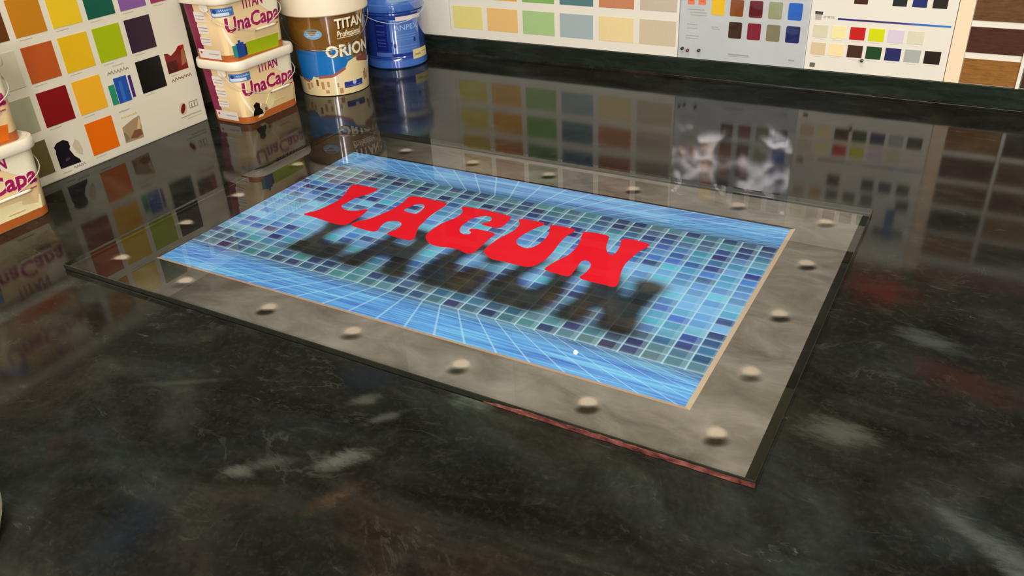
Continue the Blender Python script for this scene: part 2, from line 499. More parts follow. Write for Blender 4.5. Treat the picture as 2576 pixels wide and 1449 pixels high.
# --- metal-look border, a printed texture that is darkest along its left member
def metal_print(name, with_rivet):
    n = N(name)
    p = n.pos()
    s = n.sep(p)
    a = n.noise(n.mapping(p, (1.0, 1.7, 1)), 14.0, 5.0, 0.6, 0.7)
    b = n.noise(n.mapping(p, (1, 1, 1), loc=(2.2, 0.6, 0)), 55.0, 4.0, 0.65)
    c = n.ramp(a, [(0.28, (0.110, 0.097, 0.081)), (0.45, (0.165, 0.148, 0.126)), (0.58, (0.208, 0.190, 0.166)), (0.75, (0.280, 0.254, 0.228))])
    c = n.mix(n.math('MULTIPLY', n.smooth(b, 0.52, 0.80), 0.35), c, (0.15, 0.125, 0.09, 1))
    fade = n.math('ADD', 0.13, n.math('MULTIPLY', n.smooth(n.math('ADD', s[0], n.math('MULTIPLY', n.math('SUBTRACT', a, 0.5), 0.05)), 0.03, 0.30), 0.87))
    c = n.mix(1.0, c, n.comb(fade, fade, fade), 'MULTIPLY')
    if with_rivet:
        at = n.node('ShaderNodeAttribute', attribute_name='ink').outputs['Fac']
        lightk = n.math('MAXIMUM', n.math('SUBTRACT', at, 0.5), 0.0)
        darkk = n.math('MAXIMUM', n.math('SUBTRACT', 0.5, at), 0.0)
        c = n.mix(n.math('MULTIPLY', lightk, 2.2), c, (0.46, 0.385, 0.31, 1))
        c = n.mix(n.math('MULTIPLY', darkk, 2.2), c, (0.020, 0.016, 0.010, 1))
    n.principled(c, 0.8, 0.0)
    return n.m
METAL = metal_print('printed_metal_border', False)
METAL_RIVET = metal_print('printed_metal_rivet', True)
ring = [(0, 0), (FW, 0), (FW, FH), (0, FH)]
inner = [(PX0 - .002, PY0 - .003), (PX1 + .005, PY0 - .003), (PX1 + .005, PY1 + .004), (PX0 - .002, PY1 + .004)]
zp = 0.0009
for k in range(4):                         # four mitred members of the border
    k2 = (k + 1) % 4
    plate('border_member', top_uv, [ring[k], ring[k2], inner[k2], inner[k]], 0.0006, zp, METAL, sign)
lip = plain((206, 184, 160), 0.8, 0.0, 0.8)
dark = plain((38, 30, 20), 0.8, 0.0, 1.0)
plate('border_lip', top_uv, [(PX0 - .002, PY0 - .003), (PX1 + .005, PY0 - .003), (PX1, PY0), (PX0, PY0)], 0.0006, zp + .00005, plain((190, 160, 135), 0.8, 0.0, 0.8), sign)
plate('border_lip', top_uv, [(PX1 + .005, PY0 - .003), (PX1 + .005, PY1 + .004), (PX1, PY1), (PX1, PY0)], 0.0006, zp + .00005, lip, sign)
plate('border_edge_line', top_uv, [(PX1 + .005, PY1 + .004), (PX0 - .002, PY1 + .004), (PX0, PY1), (PX1, PY1)], 0.0006, zp + .00005, dark, sign)
plate('border_edge_line', top_uv, [(PX0 - .002, PY1 + .004), (PX0 - .002, PY0 - .003), (PX0, PY0), (PX0, PY1)], 0.0006, zp + .00005, dark, sign)

# --- rivets
RIVETS = [(.1473, .4676), (.2692, .4672), (.3917, .4690), (.5176, .4681), (.6562, .4725), (.7631, .4671), (.7660, .3554),
          (.7655, .2406), (.7660, .1334), (.7642, .0385), (.6545, .0302), (.5224, .0295), (.3944, .0320), (.2811, .0300),
          (.1505, .0320), (.0321, .0389), (.0285, .1418), (.0265, .2355), (.0263, .3572)]
rr0 = random.Random(3)
for rx, ry in RIVETS:
    R0 = 0.0185
    vs = [(rx, ry, zp + .0002)]; ink = []
    ja, jb, jc = rr0.uniform(.8, 1.15), rr0.uniform(.75, 1.2), rr0.uniform(-.35, .35)
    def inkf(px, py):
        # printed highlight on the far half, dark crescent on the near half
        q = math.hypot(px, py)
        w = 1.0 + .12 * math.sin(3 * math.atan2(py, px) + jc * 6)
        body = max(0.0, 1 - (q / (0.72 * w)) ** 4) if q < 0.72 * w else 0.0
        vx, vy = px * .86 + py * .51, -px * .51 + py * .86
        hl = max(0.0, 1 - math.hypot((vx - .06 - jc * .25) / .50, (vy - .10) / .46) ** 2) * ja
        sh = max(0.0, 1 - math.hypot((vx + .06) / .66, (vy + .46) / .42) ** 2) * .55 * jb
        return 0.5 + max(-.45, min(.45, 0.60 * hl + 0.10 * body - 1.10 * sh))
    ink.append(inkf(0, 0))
    fcs = []
    NR, NS = 9, 28
    for i in range(1, NR + 1):
        for k in range(NS):
            a = 2 * math.pi * k / NS; q = 1.15 * i / NR
            px, py = q * math.cos(a), q * math.sin(a)
            vs.append((rx + px * R0, ry + py * R0, zp + .0002 * (1 - i / NR) + .00003))
            ink.append(0.5 if i == NR else inkf(px, py))
    for k in range(NS):
        fcs.append([0, 1 + k, 1 + (k + 1) % NS])
    for i in range(NR - 1):
        for k in range(NS):
            a0 = 1 + i * NS + k; a1 = 1 + i * NS + (k + 1) % NS
            fcs.append([a0, a0 + NS, a1 + NS, a1])
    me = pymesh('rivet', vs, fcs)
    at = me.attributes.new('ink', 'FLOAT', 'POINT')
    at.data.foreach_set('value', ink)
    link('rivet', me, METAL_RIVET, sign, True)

# --- mosaic print (pattern by nodes, the blurred drop shadow of the word stored on the mesh)
OUT = {k: [catmull(l, 4) for l in v] for k, v in LETTERS.items()}
GX, GY = 262, 148
gx = np.linspace(PX0, PX1, GX + 1); gy = np.linspace(PY0, PY1, GY + 1)
XX, YY = np.meshgrid(gx, gy)
SHY = -0.0825
cov = np.zeros_like(XX)
def inside(loop, X, Y):
    c = np.zeros(X.shape, bool)
    n = len(loop)
    for i in range(n):
        x1, y1 = loop[i]; x2, y2 = loop[(i + 1) % n]
        if y1 == y2:
            continue
        hit = ((y1 > Y) != (y2 > Y)) & (X < (x2 - x1) * (Y - y1) / (y2 - y1) + x1)
        c ^= hit
    return c
for k, loops in OUT.items():
    m = np.zeros(XX.shape, bool)
    for l in loops:
        m ^= inside(l, .158 + (XX - .1969) / 1.032, YY - SHY)
    cov = np.maximum(cov, m.astype(float))
ker = np.exp(-0.5 * (np.arange(-12, 13) * 0.0025 / 0.0068) ** 2); ker /= ker.sum()
cov = np.apply_along_axis(lambda a: np.convolve(a, ker, 'same'), 0, cov)
cov = np.apply_along_axis(lambda a: np.convolve(a, ker, 'same'), 1, cov)
cov = np.clip(cov * 1.38, 0, 1)
idx = np.arange((GX + 1) * (GY + 1)).reshape(GY + 1, GX + 1)
quads = np.stack([idx[:-1, :-1], idx[:-1, 1:], idx[1:, 1:], idx[1:, :-1]], -1).reshape(-1, 4)
me = pymesh('mosaic_print', np.stack([XX.ravel(), YY.ravel(), np.full(XX.size, zp)], 1), quads.tolist())
at = me.attributes.new('dropshade', 'FLOAT', 'POINT')
at.data.foreach_set('value', cov.ravel().astype(np.float32))

n = N('printed_pool_tiles')
p = n.pos()
s = n.sep(p)
x, y = s[0], s[1]
tb = n.math('DIVIDE', n.math('SUBTRACT', YB0, y), YB0 - PY0, clamp=True)
tt = n.math('DIVIDE', n.math('SUBTRACT', y, YB1), PY1 - YB1, clamp=True)
t = n.math('MAXIMUM', tb, tt)
band = n.math('GREATER_THAN', t, 0.0005)
fan = n.math('ADD', 1.0, n.math('MULTIPLY', t, FAN))
xp = n.math('ADD', XC, n.math('DIVIDE', n.math('SUBTRACT', x, XC), fan))
u = n.math('DIVIDE', n.math('SUBTRACT', xp, COLX0 - 10 * COLP), COLP)
v = n.math('DIVIDE', n.math('SUBTRACT', y, YB0), ROWP)
fu, fv_ = n.math('FRACT', u), n.math('FRACT', v)
iu, iv = n.math('FLOOR', u), n.math('FLOOR', v)
wn = n.node('ShaderNodeTexWhiteNoise', noise_dimensions='2D')
n.put(wn.inputs['Vector'], n.comb(iu, iv))
rnd = wn.outputs['Value']
TILE = [(116, 172, 232), (66, 116, 204), (74, 98, 186), (98, 156, 222), (84, 184, 218), (56, 64, 142), (110, 164, 228),
        (72, 146, 196), (50, 50, 116), (88, 134, 218), (60, 100, 172), (118, 196, 234), (78, 118, 208), (92, 160, 206)]
tile = n.ramp(rnd, [(i / len(TILE), lin(c, 1.0)) for i, c in enumerate(TILE)], 'CONSTANT')
# rows next to the folds are duller and darker, the middle rows are clear and bright
vm = n.math('ABSOLUTE', n.math('SUBTRACT', n.math('DIVIDE', v, NROW), 0.5))
dull = n.smooth(vm, 0.14, 0.50)
DULL = [(70, 96, 112), (54, 62, 96), (84, 124, 136), (58, 54, 84), (62, 112, 122), (50, 70, 108), (90, 118, 122),
        (44, 60, 92), (74, 130, 132), (62, 72, 108)]
wn2 = n.node('ShaderNodeTexWhiteNoise', noise_dimensions='2D')
n.put(wn2.inputs['Vector'], n.comb(n.math('ADD', iu, 31.0), iv))
dtile = n.ramp(wn2.outputs['Value'], [(i / len(DULL), lin(c, 1.0)) for i, c in enumerate(DULL)], 'CONSTANT')
tile = n.mix(n.math('MULTIPLY', dull, 0.92), tile, dtile)
bright = n.math('SUBTRACT', 1.0, n.smooth(vm, 0.0, 0.24))
tile = n.mix(n.math('MULTIPLY', bright, 0.44), tile, lin((132, 200, 240)))
# soft fade of each tile toward its lower edge, fine row line
rowsoft = n.math('SUBTRACT', 1.0, n.smooth(fv_, 0.03, 0.42))
tile = n.mix(n.math('MULTIPLY', rowsoft, 0.54), tile, n.mix(dull, lin((138, 186, 232)), lin((128, 158, 178))))
rowline = n.math('SUBTRACT', 1.0, n.smooth(n.math('ABSOLUTE', n.math('SUBTRACT', fv_, 0.10)), 0.02, 0.10))
tile = n.mix(n.math('MULTIPLY', rowline, 0.45), tile, lin((168, 206, 236)))
# stretched streaks of the folded bands
st = n.noise(n.comb(n.math('MULTIPLY', x, 7.0), n.math('MULTIPLY', y, 330.0), 0.0), 1.0, 3.0, 0.6)
st2 = n.noise(n.comb(n.math('MULTIPLY', xp, 14.0), n.math('MULTIPLY', y, 90.0), 3.0), 1.0, 2.0, 0.5)
stc = n.ramp(n.math('ADD', n.math('MULTIPLY', st, 0.65), n.math('MULTIPLY', st2, 0.35)),
             [(0.33, lin((66, 98, 182))), (0.45, lin((86, 140, 214))), (0.55, lin((104, 172, 230))), (0.68, lin((132, 208, 244)))])
stc = n.mix(n.math('MULTIPLY', n.math('SUBTRACT', 1.0, n.smooth(t, 0.0, 0.42)), 0.72), stc,
            n.ramp(st, [(0.35, lin((56, 74, 118))), (0.65, lin((104, 138, 170)))]))
pic = n.mix(band, tile, stc)
# column joints: crisp pale line with a translucent ghost band beside it
du = n.math('MINIMUM', fu, n.math('SUBTRACT', 1.0, fu))
ghost = n.math('MULTIPLY', n.smooth(fu, 0.70, 0.76), n.math('SUBTRACT', 1.0, band))
pic = n.mix(n.math('MULTIPLY', ghost, 0.22), pic, lin((168, 206, 224)))
joint = n.math('SUBTRACT', 1.0, n.smooth(du, 0.018, 0.062))
pic = n.mix(n.math('MULTIPLY', joint, n.math('ADD', 0.72, n.math('MULTIPLY', band, -0.17))), pic, lin((172, 216, 238)))
foldl = n.math('SUBTRACT', 1.0, n.smooth(n.math('ABSOLUTE', n.math('SUBTRACT', t, 0.02)), 0.0, 0.03))
# blurred black drop shadow of the word, part of the print
dsh = n.node('ShaderNodeAttribute', attribute_name='dropshade').outputs['Fac']
dcol = n.ramp(n.noise(p, 26.0, 3.0), [(0.35, lin((26, 30, 28))), (0.55, lin((46, 42, 30))), (0.7, lin((66, 58, 38)))])
pic = n.mix(n.math('MULTIPLY', dsh, 0.95), pic, dcol)
n.principled(pic, 0.8, 0.0)
link('mosaic_print', me, n.m, sign)

# --- red letters
n = N('red_letter_ink')
g = n.noise(n.pos(), 40.0, 4.0, 0.6)
n.principled(n.mix(g, (0.74, 0.008, 0.020, 1), (0.84, 0.012, 0.034, 1)), 0.8, 0.0)
RED = n.m
for k in 'LAGUN':
    loops = OUT[k]
    loop = loops[0]
    if len(loops) > 1:                      # counter of the A: cut the outline open to the hole
        hole = loops[1]
        bi, bj = min(((i, j) for i in range(len(loop)) for j in range(len(hole))),
                     key=lambda q: (loop[q[0]][0] - hole[q[1]][0]) ** 2 + (loop[q[0]][1] - hole[q[1]][1]) ** 2)
        def area(l): return sum(l[i][0] * l[(i + 1) % len(l)][1] - l[(i + 1) % len(l)][0] * l[i][1] for i in range(len(l)))
        h = hole[bj:] + hole[:bj + 1]
        if area(hole) * area(loop) > 0:
            h = h[::-1]
        loop = loop[:bi + 1] + h + loop[bi:]
    o = plate('letter', top_uv, loop, zp, zp + 0.0002, RED, sign)

# ================================================================== GLASS PANE OVER THE SIGN
pane = thing('glass_pane', 'clear glass pane lying over the red-lettered sign', 'glass', (0.4, 0.25, 0.0016))
GZ0, GZ1 = 0.0016, 0.0076
gx0, gx1, gy0, gy1 = -0.0075, 0.8095, -0.0075, 0.512
b = 0.0006
gv = [(gx0, gy0, GZ0), (gx1, gy0, GZ0), (gx1, gy1, GZ0), (gx0, gy1, GZ0),
      (gx0, gy0, GZ1 - b), (gx1, gy0, GZ1 - b), (gx1, gy1, GZ1 - b), (gx0, gy1, GZ1 - b),
      (gx0 + b, gy0 + b, GZ1), (gx1 - b, gy0 + b, GZ1), (gx1 - b, gy1 - b, GZ1), (gx0 + b, gy1 - b, GZ1)]
gf = [[3, 2, 1, 0], [8, 9, 10, 11]] + [[i, (i + 1) % 4, (i + 1) % 4 + 4, i + 4] for i in range(4)] + [[i + 4, (i + 1) % 4 + 4, (i + 1) % 4 + 8, i + 8] for i in range(4)]
me = pymesh('pane_sheet', gv, gf)
po = link('pane_sheet', me, None, pane)
me.materials.append(clear_film('glass_face', 0.015))
n = N('glass_underside')
tr = n.node('ShaderNodeBsdfTransparent'); n.t.links.new(tr.outputs[0], n.out.inputs[0])
me.materials.append(n.m)
n = N('polished_glass_edge')
n.principled(n.mix(n.noise(n.pos(), 90.0, 2.0), (0.010, 0.011, 0.008, 1), (0.03, 0.032, 0.024, 1)), 0.08, 0.6)
me.materials.append(n.m)
for i, pl in enumerate(me.polygons):
    pl.material_index = 1 if i == 0 else (0 if i == 1 else 2)
n = N('worn_red_tape')
g = n.noise(n.mapping(n.pos(), (1, 1, 2)), 70.0, 4.0, 0.7)
n.principled(n.ramp(g, [(0.30, (0.035, 0.010, 0.008)), (0.5, (0.16, 0.045, 0.035)), (0.72, (0.34, 0.12, 0.10))]), 0.35, 0.4)
tl = [(0.565, 0.0022), (0.8098, 0.0006)]
tape = []
xs = np.linspace(0.572, 0.8097, 40)
rt = random.Random(5)
low = [(float(a), 0.0004 + rt.uniform(0, .0007)) for a in xs]
high = [(float(a), 0.0052 * min(1, (a - .565) / .05) ** .5 + rt.uniform(-.0005, .0005)) for a in xs[::-1]]
plate('edge_tape', lambda u, v, off: (u, gy0 - off, v), low + high, 0.0, 0.0006, n.m, pane)['label'] = 'worn red tape along the front edge'
# ================================================================== LEFT COLOUR CHART (standing on the counter)
PAPER = None
n = N('white_printed_card')
n.principled(n.mix(n.noise(n.pos(), 9.0, 3.0), (0.70, 0.66, 0.54, 1), (0.76, 0.72, 0.60, 1)), 0.45, 0.35)
PAPER = n.m
n = N('white_card_bright')
n.principled(n.mix(n.noise(n.pos(), 9.0, 3.0), (0.76, 0.73, 0.64, 1), (0.82, 0.79, 0.70, 1)), 0.45, 0.35)
PAPER2 = n.m
n = N('pale_blue_card')
n.principled(n.mix(n.noise(n.pos(), 12.0, 3.0), (0.56, 0.60, 0.63, 1), (0.66, 0.69, 0.70, 1)), 0.5, 0.3)
PAPER_BLUE = n.m
INK = plain((146, 142, 128), 0.6, 0.2, 1.0)
INK_FAINT = plain((178, 174, 158), 0.6, 0.2, 1.0)

CX = -0.270                                # front face of the left chart
left_uv = lambda u, v, off: (CX + off, u, v)
chart = thing('colour_chart_board', 'tall white colour chart with strong yellow, red, green and black squares on the left side', 'colour chart', (CX - .03, 0.2, 0))
box('chart_panel', XL, CX, -0.62, 0.4615, 0.0, 0.282, PAPER, chart, bevel=0.002)
CW, CHH, CPY, CPZ = 0.0472, 0.0500, 0.0568, 0.0637
Y0, Z0 = 0.1790, 0.0146
GRID = {  # (col, row): colour
    (-1, 0): (92, 84, 50), (-1, 1): (152, 152, 128), (-1, 2): (190, 184, 162), (-1, 3): (88, 48, 14),
    (0, 1): (118, 10, 16), (0, 2): (166, 76, 26), (0, 3): (174, 112, 18),
    (1, 0): (206, 96, 4), (1, 1): (216, 158, 34), (1, 2): (204, 164, 20), (1, 3): (208, 174, 30),
    (2, 2): (146, 164, 2), (2, 3): (10, 78, 62),
    (3, 1): (8, 7, 6), (3, 2): (42, 26, 42), (3, 3): (118, 78, 138),
    (4, 3): (138, 42, 78),
}
extra = [(96, 110, 84), (150, 60, 40), (60, 80, 110), (196, 170, 120), (120, 30, 50), (70, 90, 60), (200, 140, 60), (90, 60, 90)]
for c in range(-6, 5):
    for rr_ in range(0, 4):
        if (c, rr_) in GRID or (c >= 0 and rr_ < 4):
            continue
        GRID[(c, rr_)] = rng.choice(extra)
def squiggle(name, mapper, u0, u1, v, h, off, mat, parent, seed):
    """a line of handwriting-like small print, too small to read"""
    q = random.Random(seed)
    nseg = max(8, int((u1 - u0) / h * 2.2))
    top = []; bot = []
    for i in range(nseg + 1):
        uu = u0 + (u1 - u0) * i / nseg
        vv = v + h * 0.5 * (1 if i % 2 else -1) * q.uniform(.3, 1)
        top.append((uu, vv + h * .16)); bot.append((uu, vv - h * .16))
    return plate(name, mapper, bot + top[::-1], 0.0, off, mat, parent)
for (c, rr_), colr in sorted(GRID.items()):
    u0 = Y0 + c * CPY; v0 = Z0 + rr_ * CPZ
    plate('colour_swatch', left_uv, rect(u0, u0 + CW, v0, v0 + CHH), 0.0, 0.0006, plain(colr, 0.35, 0.4, 1.25), chart)
    if c > -2 and rr_ < 4:
        squiggle('caption', left_uv, u0 + .003, u0 + .022, v0 - .004, .0016, .0004, INK_FAINT, chart, c * 9 + rr_)
# product pictures printed on the chart
def pic(name, loops, mapper, parent, base=0.0004):
    for i, (loop, colr) in enumerate(loops):
        plate(name, mapper, loop, 0.0, base + .00015 * i, plain(colr, 0.35, 0.4, 1.2), parent)
# dark pot picture, column 0 row 0
pic('pot_picture', [([(.179, .0150), (.213, .0140), (.2120, .0190), (.2055, .0265), (.2010, .0380), (.2035, .0420), (.2030, .0500), (.1960, .0545), (.1850, .0530), (.1790, .0480), (.1805, .0430), (.1790, .0380)], (22, 14, 24)),
                    ([(.190, .0225), (.198, .0240), (.197, .0275), (.190, .0265)], (62, 46, 70)),
                    ([(.2070, .0420), (.2110, .0300), (.2190, .0240), (.2210, .0330), (.2190, .0440), (.2140, .0500)], (188, 172, 150))], left_uv, chart)
squiggle('caption', left_uv, .180, .195, .0075, .0020, .0004, INK_FAINT, chart, 71)
squiggle('caption', left_uv, .199, .219, .0100, .0042, .0004, INK, chart, 72)
# brush picture, column 2 row 0
pic('brush_picture', [([(.2945, .0150), (.3290, .0135), (.3310, .0490), (.3180, .0470), (.2960, .0400)], (150, 128, 96)),
                      ([(.3050, .0190), (.3150, .0290), (.3270, .0280), (.3290, .0190), (.3170, .0160)], (112, 74, 50)),
                      ([(.3210, .0300), (.3290, .0470), (.3300, .0380), (.3270, .0280)], (190, 165, 128)),
                      ([(.2960, .0160), (.3030, .0200), (.2990, .0300), (.2955, .0320)], (118, 104, 78))], left_uv, chart)
squiggle('caption', left_uv, .298, .328, .0545, .0045, .0004, plain((205, 175, 110), 0.5, 0.2), chart, 73)
squiggle('caption', left_uv, .298, .318, .0640, .0026, .0004, INK, chart, 74)
# jars picture, column 2 row 1
pic('jar_picture', [(rect(.2925, .3030, .0765, .1070), (36, 128, 92)), (rect(.3040, .3270, .0760, .1150), (30, 72, 150)),
                    (rect(.3110, .3170, .0765, .1090), (44, 96, 176)), (rect(.3300, .3350, .0790, .1130), (58, 34, 110))], left_uv, chart)
squiggle('caption', left_uv, .297, .336, .1240, .0060, .0004, INK, chart, 75)
squiggle('caption', left_uv, .310, .330, .1330, .0022, .0004, INK_FAINT, chart, 76)
# red picture, column 4
pic('room_picture', [([(.4060, .0945), (.4470, .0945), (.4470, .1330), (.4370, .1330), (.4300, .1270), (.4180, .1210), (.4130, .1260), (.4060, .1270)], (110, 14, 16)),
                     ([(.4060, .0945), (.4270, .0945), (.4270, .1130), (.4070, .1130)], (66, 8, 10)),
                     ([(.4350, .1010), (.4460, .1050), (.4460, .1290), (.4400, .1250)], (140, 92, 58)),
                     ([(.4390, .1290), (.4470, .1290), (.4470, .1330), (.4390, .1330)], (168, 24, 16))], left_uv, chart)
squiggle('caption', left_uv, .409, .425, .0900, .0016, .0004, INK_FAINT, chart, 77)
squiggle('caption', left_uv, .408, .450, .0830, .0062, .0004, plain((136, 96, 84), 0.5, 0.2), chart, 78)
# round leaf emblem and seal in the corner
plate('leaf_emblem', left_uv, ellipse(.4160, .0335, .0085, .0105), 0.0, .0004, plain((196, 176, 156), 0.4, 0.3), chart)
plate('leaf_emblem', left_uv, ellipse(.4160, .0335, .0040, .0085, -0.5), 0.0, .0008, plain((96, 12, 6), 0.4, 0.3), chart)
for a, b2, c2, d2 in ((.430, .4480, .0395, .0405), (.430, .4310, .0300, .0400), (.4470, .4480, .0300, .0400), (.430, .4480, .0295, .0305), (.434, .4360, .0300, .0370), (.440, .4420, .0300, .0385)):
    plate('seal_line', left_uv, rect(a, b2, c2, d2), 0.0, .0004, INK, chart)
squiggle('caption', left_uv, .408, .452, .0195, .0028, .0004, INK, chart, 79)
squiggle('caption', left_uv, .420, .452, .0145, .0018, .0004, INK_FAINT, chart, 80)

# ================================================================== BACK WALL CARDS (standing on the upstand)
FY = 0.9750
back_uv = lambda u, v, off: (u, FY - off, v)
UZ = 0.0356
def card(name, label, x0, x1, z1, mat, z0=UZ, cat='colour chart'):
    t = thing(name, label, cat, ((x0 + x1) / 2, 0.977, z0))
    box('card_sheet', x0, x1, FY, YB, z0, z1, mat, t, bevel=0.0006)
    return t
# --- pastel chart
c1 = card('pastel_colour_chart', 'white colour chart with large pastel squares beside the blue bucket', -0.175, 0.3955, 0.315, PAPER2)
ROWS1 = [[(216, 206, 128), (222, 180, 116), (158, 190, 130), (156, 172, 176), (222, 202, 150), (196, 182, 156)],
         [(222, 206, 110), (216, 160, 62), (124, 170, 94), (82, 118, 124), (188, 126, 90), (188, 174, 158)],
         [(200, 170, 60), (190, 110, 40), (90, 130, 70), (60, 90, 120), (160, 100, 70), (150, 140, 130)],
         [(170, 130, 40), (150, 70, 30), (60, 100, 50), (50, 70, 110), (130, 70, 50), (110, 105, 100)]]
for j, row in enumerate(ROWS1):
    for i, colr in enumerate(row):
        u0 = -0.0850 + i * 0.0813; v0 = 0.0540 + j * 0.0605
        plate('colour_swatch', back_uv, rect(u0, u0 + .0695, v0, v0 + .0445), 0.0, .0006, plain(colr, 0.4, 0.4, 1.12), c1)
plate('printed_fold_line', back_uv, rect(-.0935, -.0925, .050, .30), 0.0, .0003, plain((190, 176, 156), 0.5, 0.2), c1)
# --- laminated chart
c2 = card('laminated_colour_chart', 'pale blue laminated colour chart with rounded swatches, pinned beside the pastel chart', 0.3965, 0.6195, 0.305, PAPER_BLUE)
ROWS2 = [[None, (58, 32, 18), (124, 22, 48), (128, 120, 94), (20, 32, 92)],
         [(236, 186, 0), (130, 70, 24), (92, 16, 24), (146, 150, 112), (16, 92, 186)],
         [(220, 130, 10), (160, 110, 60), (110, 40, 30), (60, 96, 60), (40, 70, 150)],
         [(200, 90, 20), (70, 60, 56), (60, 60, 66), (30, 70, 50), (60, 84, 130)],
         [(230, 200, 120), (150, 140, 120), (90, 86, 80), (70, 110, 90), (90, 120, 150)]]
for j, row in enumerate(ROWS2):
    for i, colr in enumerate(row):
        if colr is None:
            continue
        u0 = 0.4535 + i * 0.0326; v0 = 0.0770 + j * 0.0373
        plate('colour_swatch', back_uv, round_rect(u0, u0 + .0228, v0, v0 + .0276, .0026), 0.0, .0005, plain(colr, 0.4, 0.4, 1.2), c2)
for a, b2 in ((.4100, .4225), (.4295, .4430)):
    plate('price_flash', back_uv, round_rect(a, b2, .1300, .1500, .001), 0.0, .0005, plain((232, 128, 84), 0.4, 0.3), c2)
    squiggle('caption', back_uv, a + .003, b2 - .003, .1365, .004, .0008, plain((206, 76, 26), 0.4, 0.3), c2, int(a * 1000))
for k, (a, b2, zz) in enumerate(((.413, .441, .1215), (.415, .446, .1165), (.417, .446, .1120), (.411, .430, .0960), (.411, .430, .0890), (.410, .434, .0760), (.409, .432, .0715), (.455, .468, .0940), (.457, .471, .0905))):
    squiggle('caption', back_uv, a, b2, zz, .0022, .0004, INK_FAINT, c2, 100 + k)
squiggle('caption', back_uv, .4880, .5245, .0490, .0030, .0004, INK, c2, 121)
squiggle('caption', back_uv, .4890, .5260, .0462, .0016, .0004, INK_FAINT, c2, 122)
squiggle('page_mark', back_uv, .5930, .6030, .0480, .0034, .0004, INK, c2, 123)
# wavy clear laminate over the card
nx_, nz_ = 72, 84
fv = []; ff = []
from mathutils import noise as mn
for j in range(nz_ + 1):
    for i in range(nx_ + 1):
        u = 0.3968 + (0.6192 - 0.3968) * i / nx_; w = UZ + .0005 + (0.3045 - UZ) * j / nz_
        h = mn.noise(Vector((u * 26, w * 16, 1.7))) * 0.0015 + mn.noise(Vector((u * 60, w * 44, 5.1))) * 0.00022
        fv.append((u, FY - .0026 - h, w))
for j in range(nz_):
    for i in range(nx_):
        k = j * (nx_ + 1) + i
        ff.append([k, k + 1, k + nx_ + 2, k + nx_ + 1])
link('laminate_film', pymesh('laminate_film', fv, ff), clear_film('clear_laminate', 0.035, (0.985, 0.985, 0.985), 1.95), c2, True)
# --- small-swatch chart
c3 = card('small_swatch_chart', 'white colour chart with small squares in two rows under a blue line', 0.6200, 0.8350, 0.305, PAPER2)
ROWS3 = {0: [(206, 186, 150), (240, 212, 160), (66, 40, 30), (26, 66, 28), (36, 38, 92), (160, 166, 162), (32, 22, 16)],
         1: [(206, 200, 172), (228, 218, 160), (186, 24, 20), (198, 206, 0), (206, 192, 212), (206, 202, 178), None]}
for j, v0 in ((0, .0615), (1, .0902)):
    for i, colr in enumerate(ROWS3[j]):
        if colr:
            u0 = .6276 + i * .0290
            plate('colour_swatch', back_uv, rect(u0, u0 + .0232, v0, v0 + .0198), 0.0, .0006, plain(colr, 0.4, 0.4, 1.12), c3)
            squiggle('caption', back_uv, u0 + .003, u0 + .018, v0 - .0028, .0009, .0003, INK_FAINT, c3, 200 + i + 10 * j)
UP3 = {0: [None, None, (62, 32, 26), None, (28, 38, 38), (30, 40, 100), (34, 30, 22)],
       1: [(180, 164, 130), (206, 150, 60), (70, 50, 44), (60, 40, 40), (40, 60, 36), None, (50, 50, 48)],
       2: [(200, 190, 160), (180, 170, 150), (120, 90, 70), (90, 80, 76), (70, 90, 70), (80, 96, 120), (90, 90, 88)]}
for j, v0 in ((0, .1465), (1, .1755), (2, .2300)):
    for i, colr in enumerate(UP3[j]):
        if colr:
            u0 = .6276 + i * .0292 - (.0006 * i if j == 0 else 0)
            plate('colour_swatch', back_uv, rect(u0, u0 + .0205, v0, v0 + .0200), 0.0, .0006, plain(colr, 0.4, 0.4, 1.12), c3)
n = N('blue_gradient_line')
sx_ = n.sep(n.pos())[0]
n.principled(n.ramp(n.math('DIVIDE', n.math('SUBTRACT', sx_, .6637), .167), [(0.0, lin((34, 36, 130))), (0.3, lin((52, 32, 84))), (0.6, lin((62, 60, 140))), (0.75, lin((40, 112, 196))), (1.0, lin((52, 120, 196)))]), 0.4, 0.4)
plate('blue_line', back_uv, [(.6637, .1200), (.8308, .1190), (.8308, .1217), (.6637, .1226)], 0.0, .0006, n.m, c3)
lettering('word_mate', 'mate', back_uv, .6415, .6585, .1212, .1256, .0006, plain((150, 146, 140), 0.5, 0.2), c3)
plate('can_picture', back_uv, [(.6285, .1180), (.6375, .1175), (.6390, .1300), (.6275, .1300)], 0.0, .0004, plain((170, 166, 156), 0.5, 0.2), c3)
plate('can_picture', back_uv, [(.6272, .1270), (.6392, .1262), (.6396, .1312), (.6272, .1316)], 0.0, .0006, plain((66, 66, 70), 0.5, 0.2), c3)
plate('can_picture', back_uv, rect(.7900, .8050, .1950, .2550), 0.0, .0005, plain((60, 96, 150), 0.5, 0.3), c3)
# --- cream divider strip
tag(box('cream_strip', 0.8358, 0.8572, 0.9742, YB, UZ, 0.30, plain((226, 206, 176), 0.5, 0.3, 1.15), None, bevel=0.0006),
    'plain cream strip between the small-swatch chart and the wood samples', 'strip')
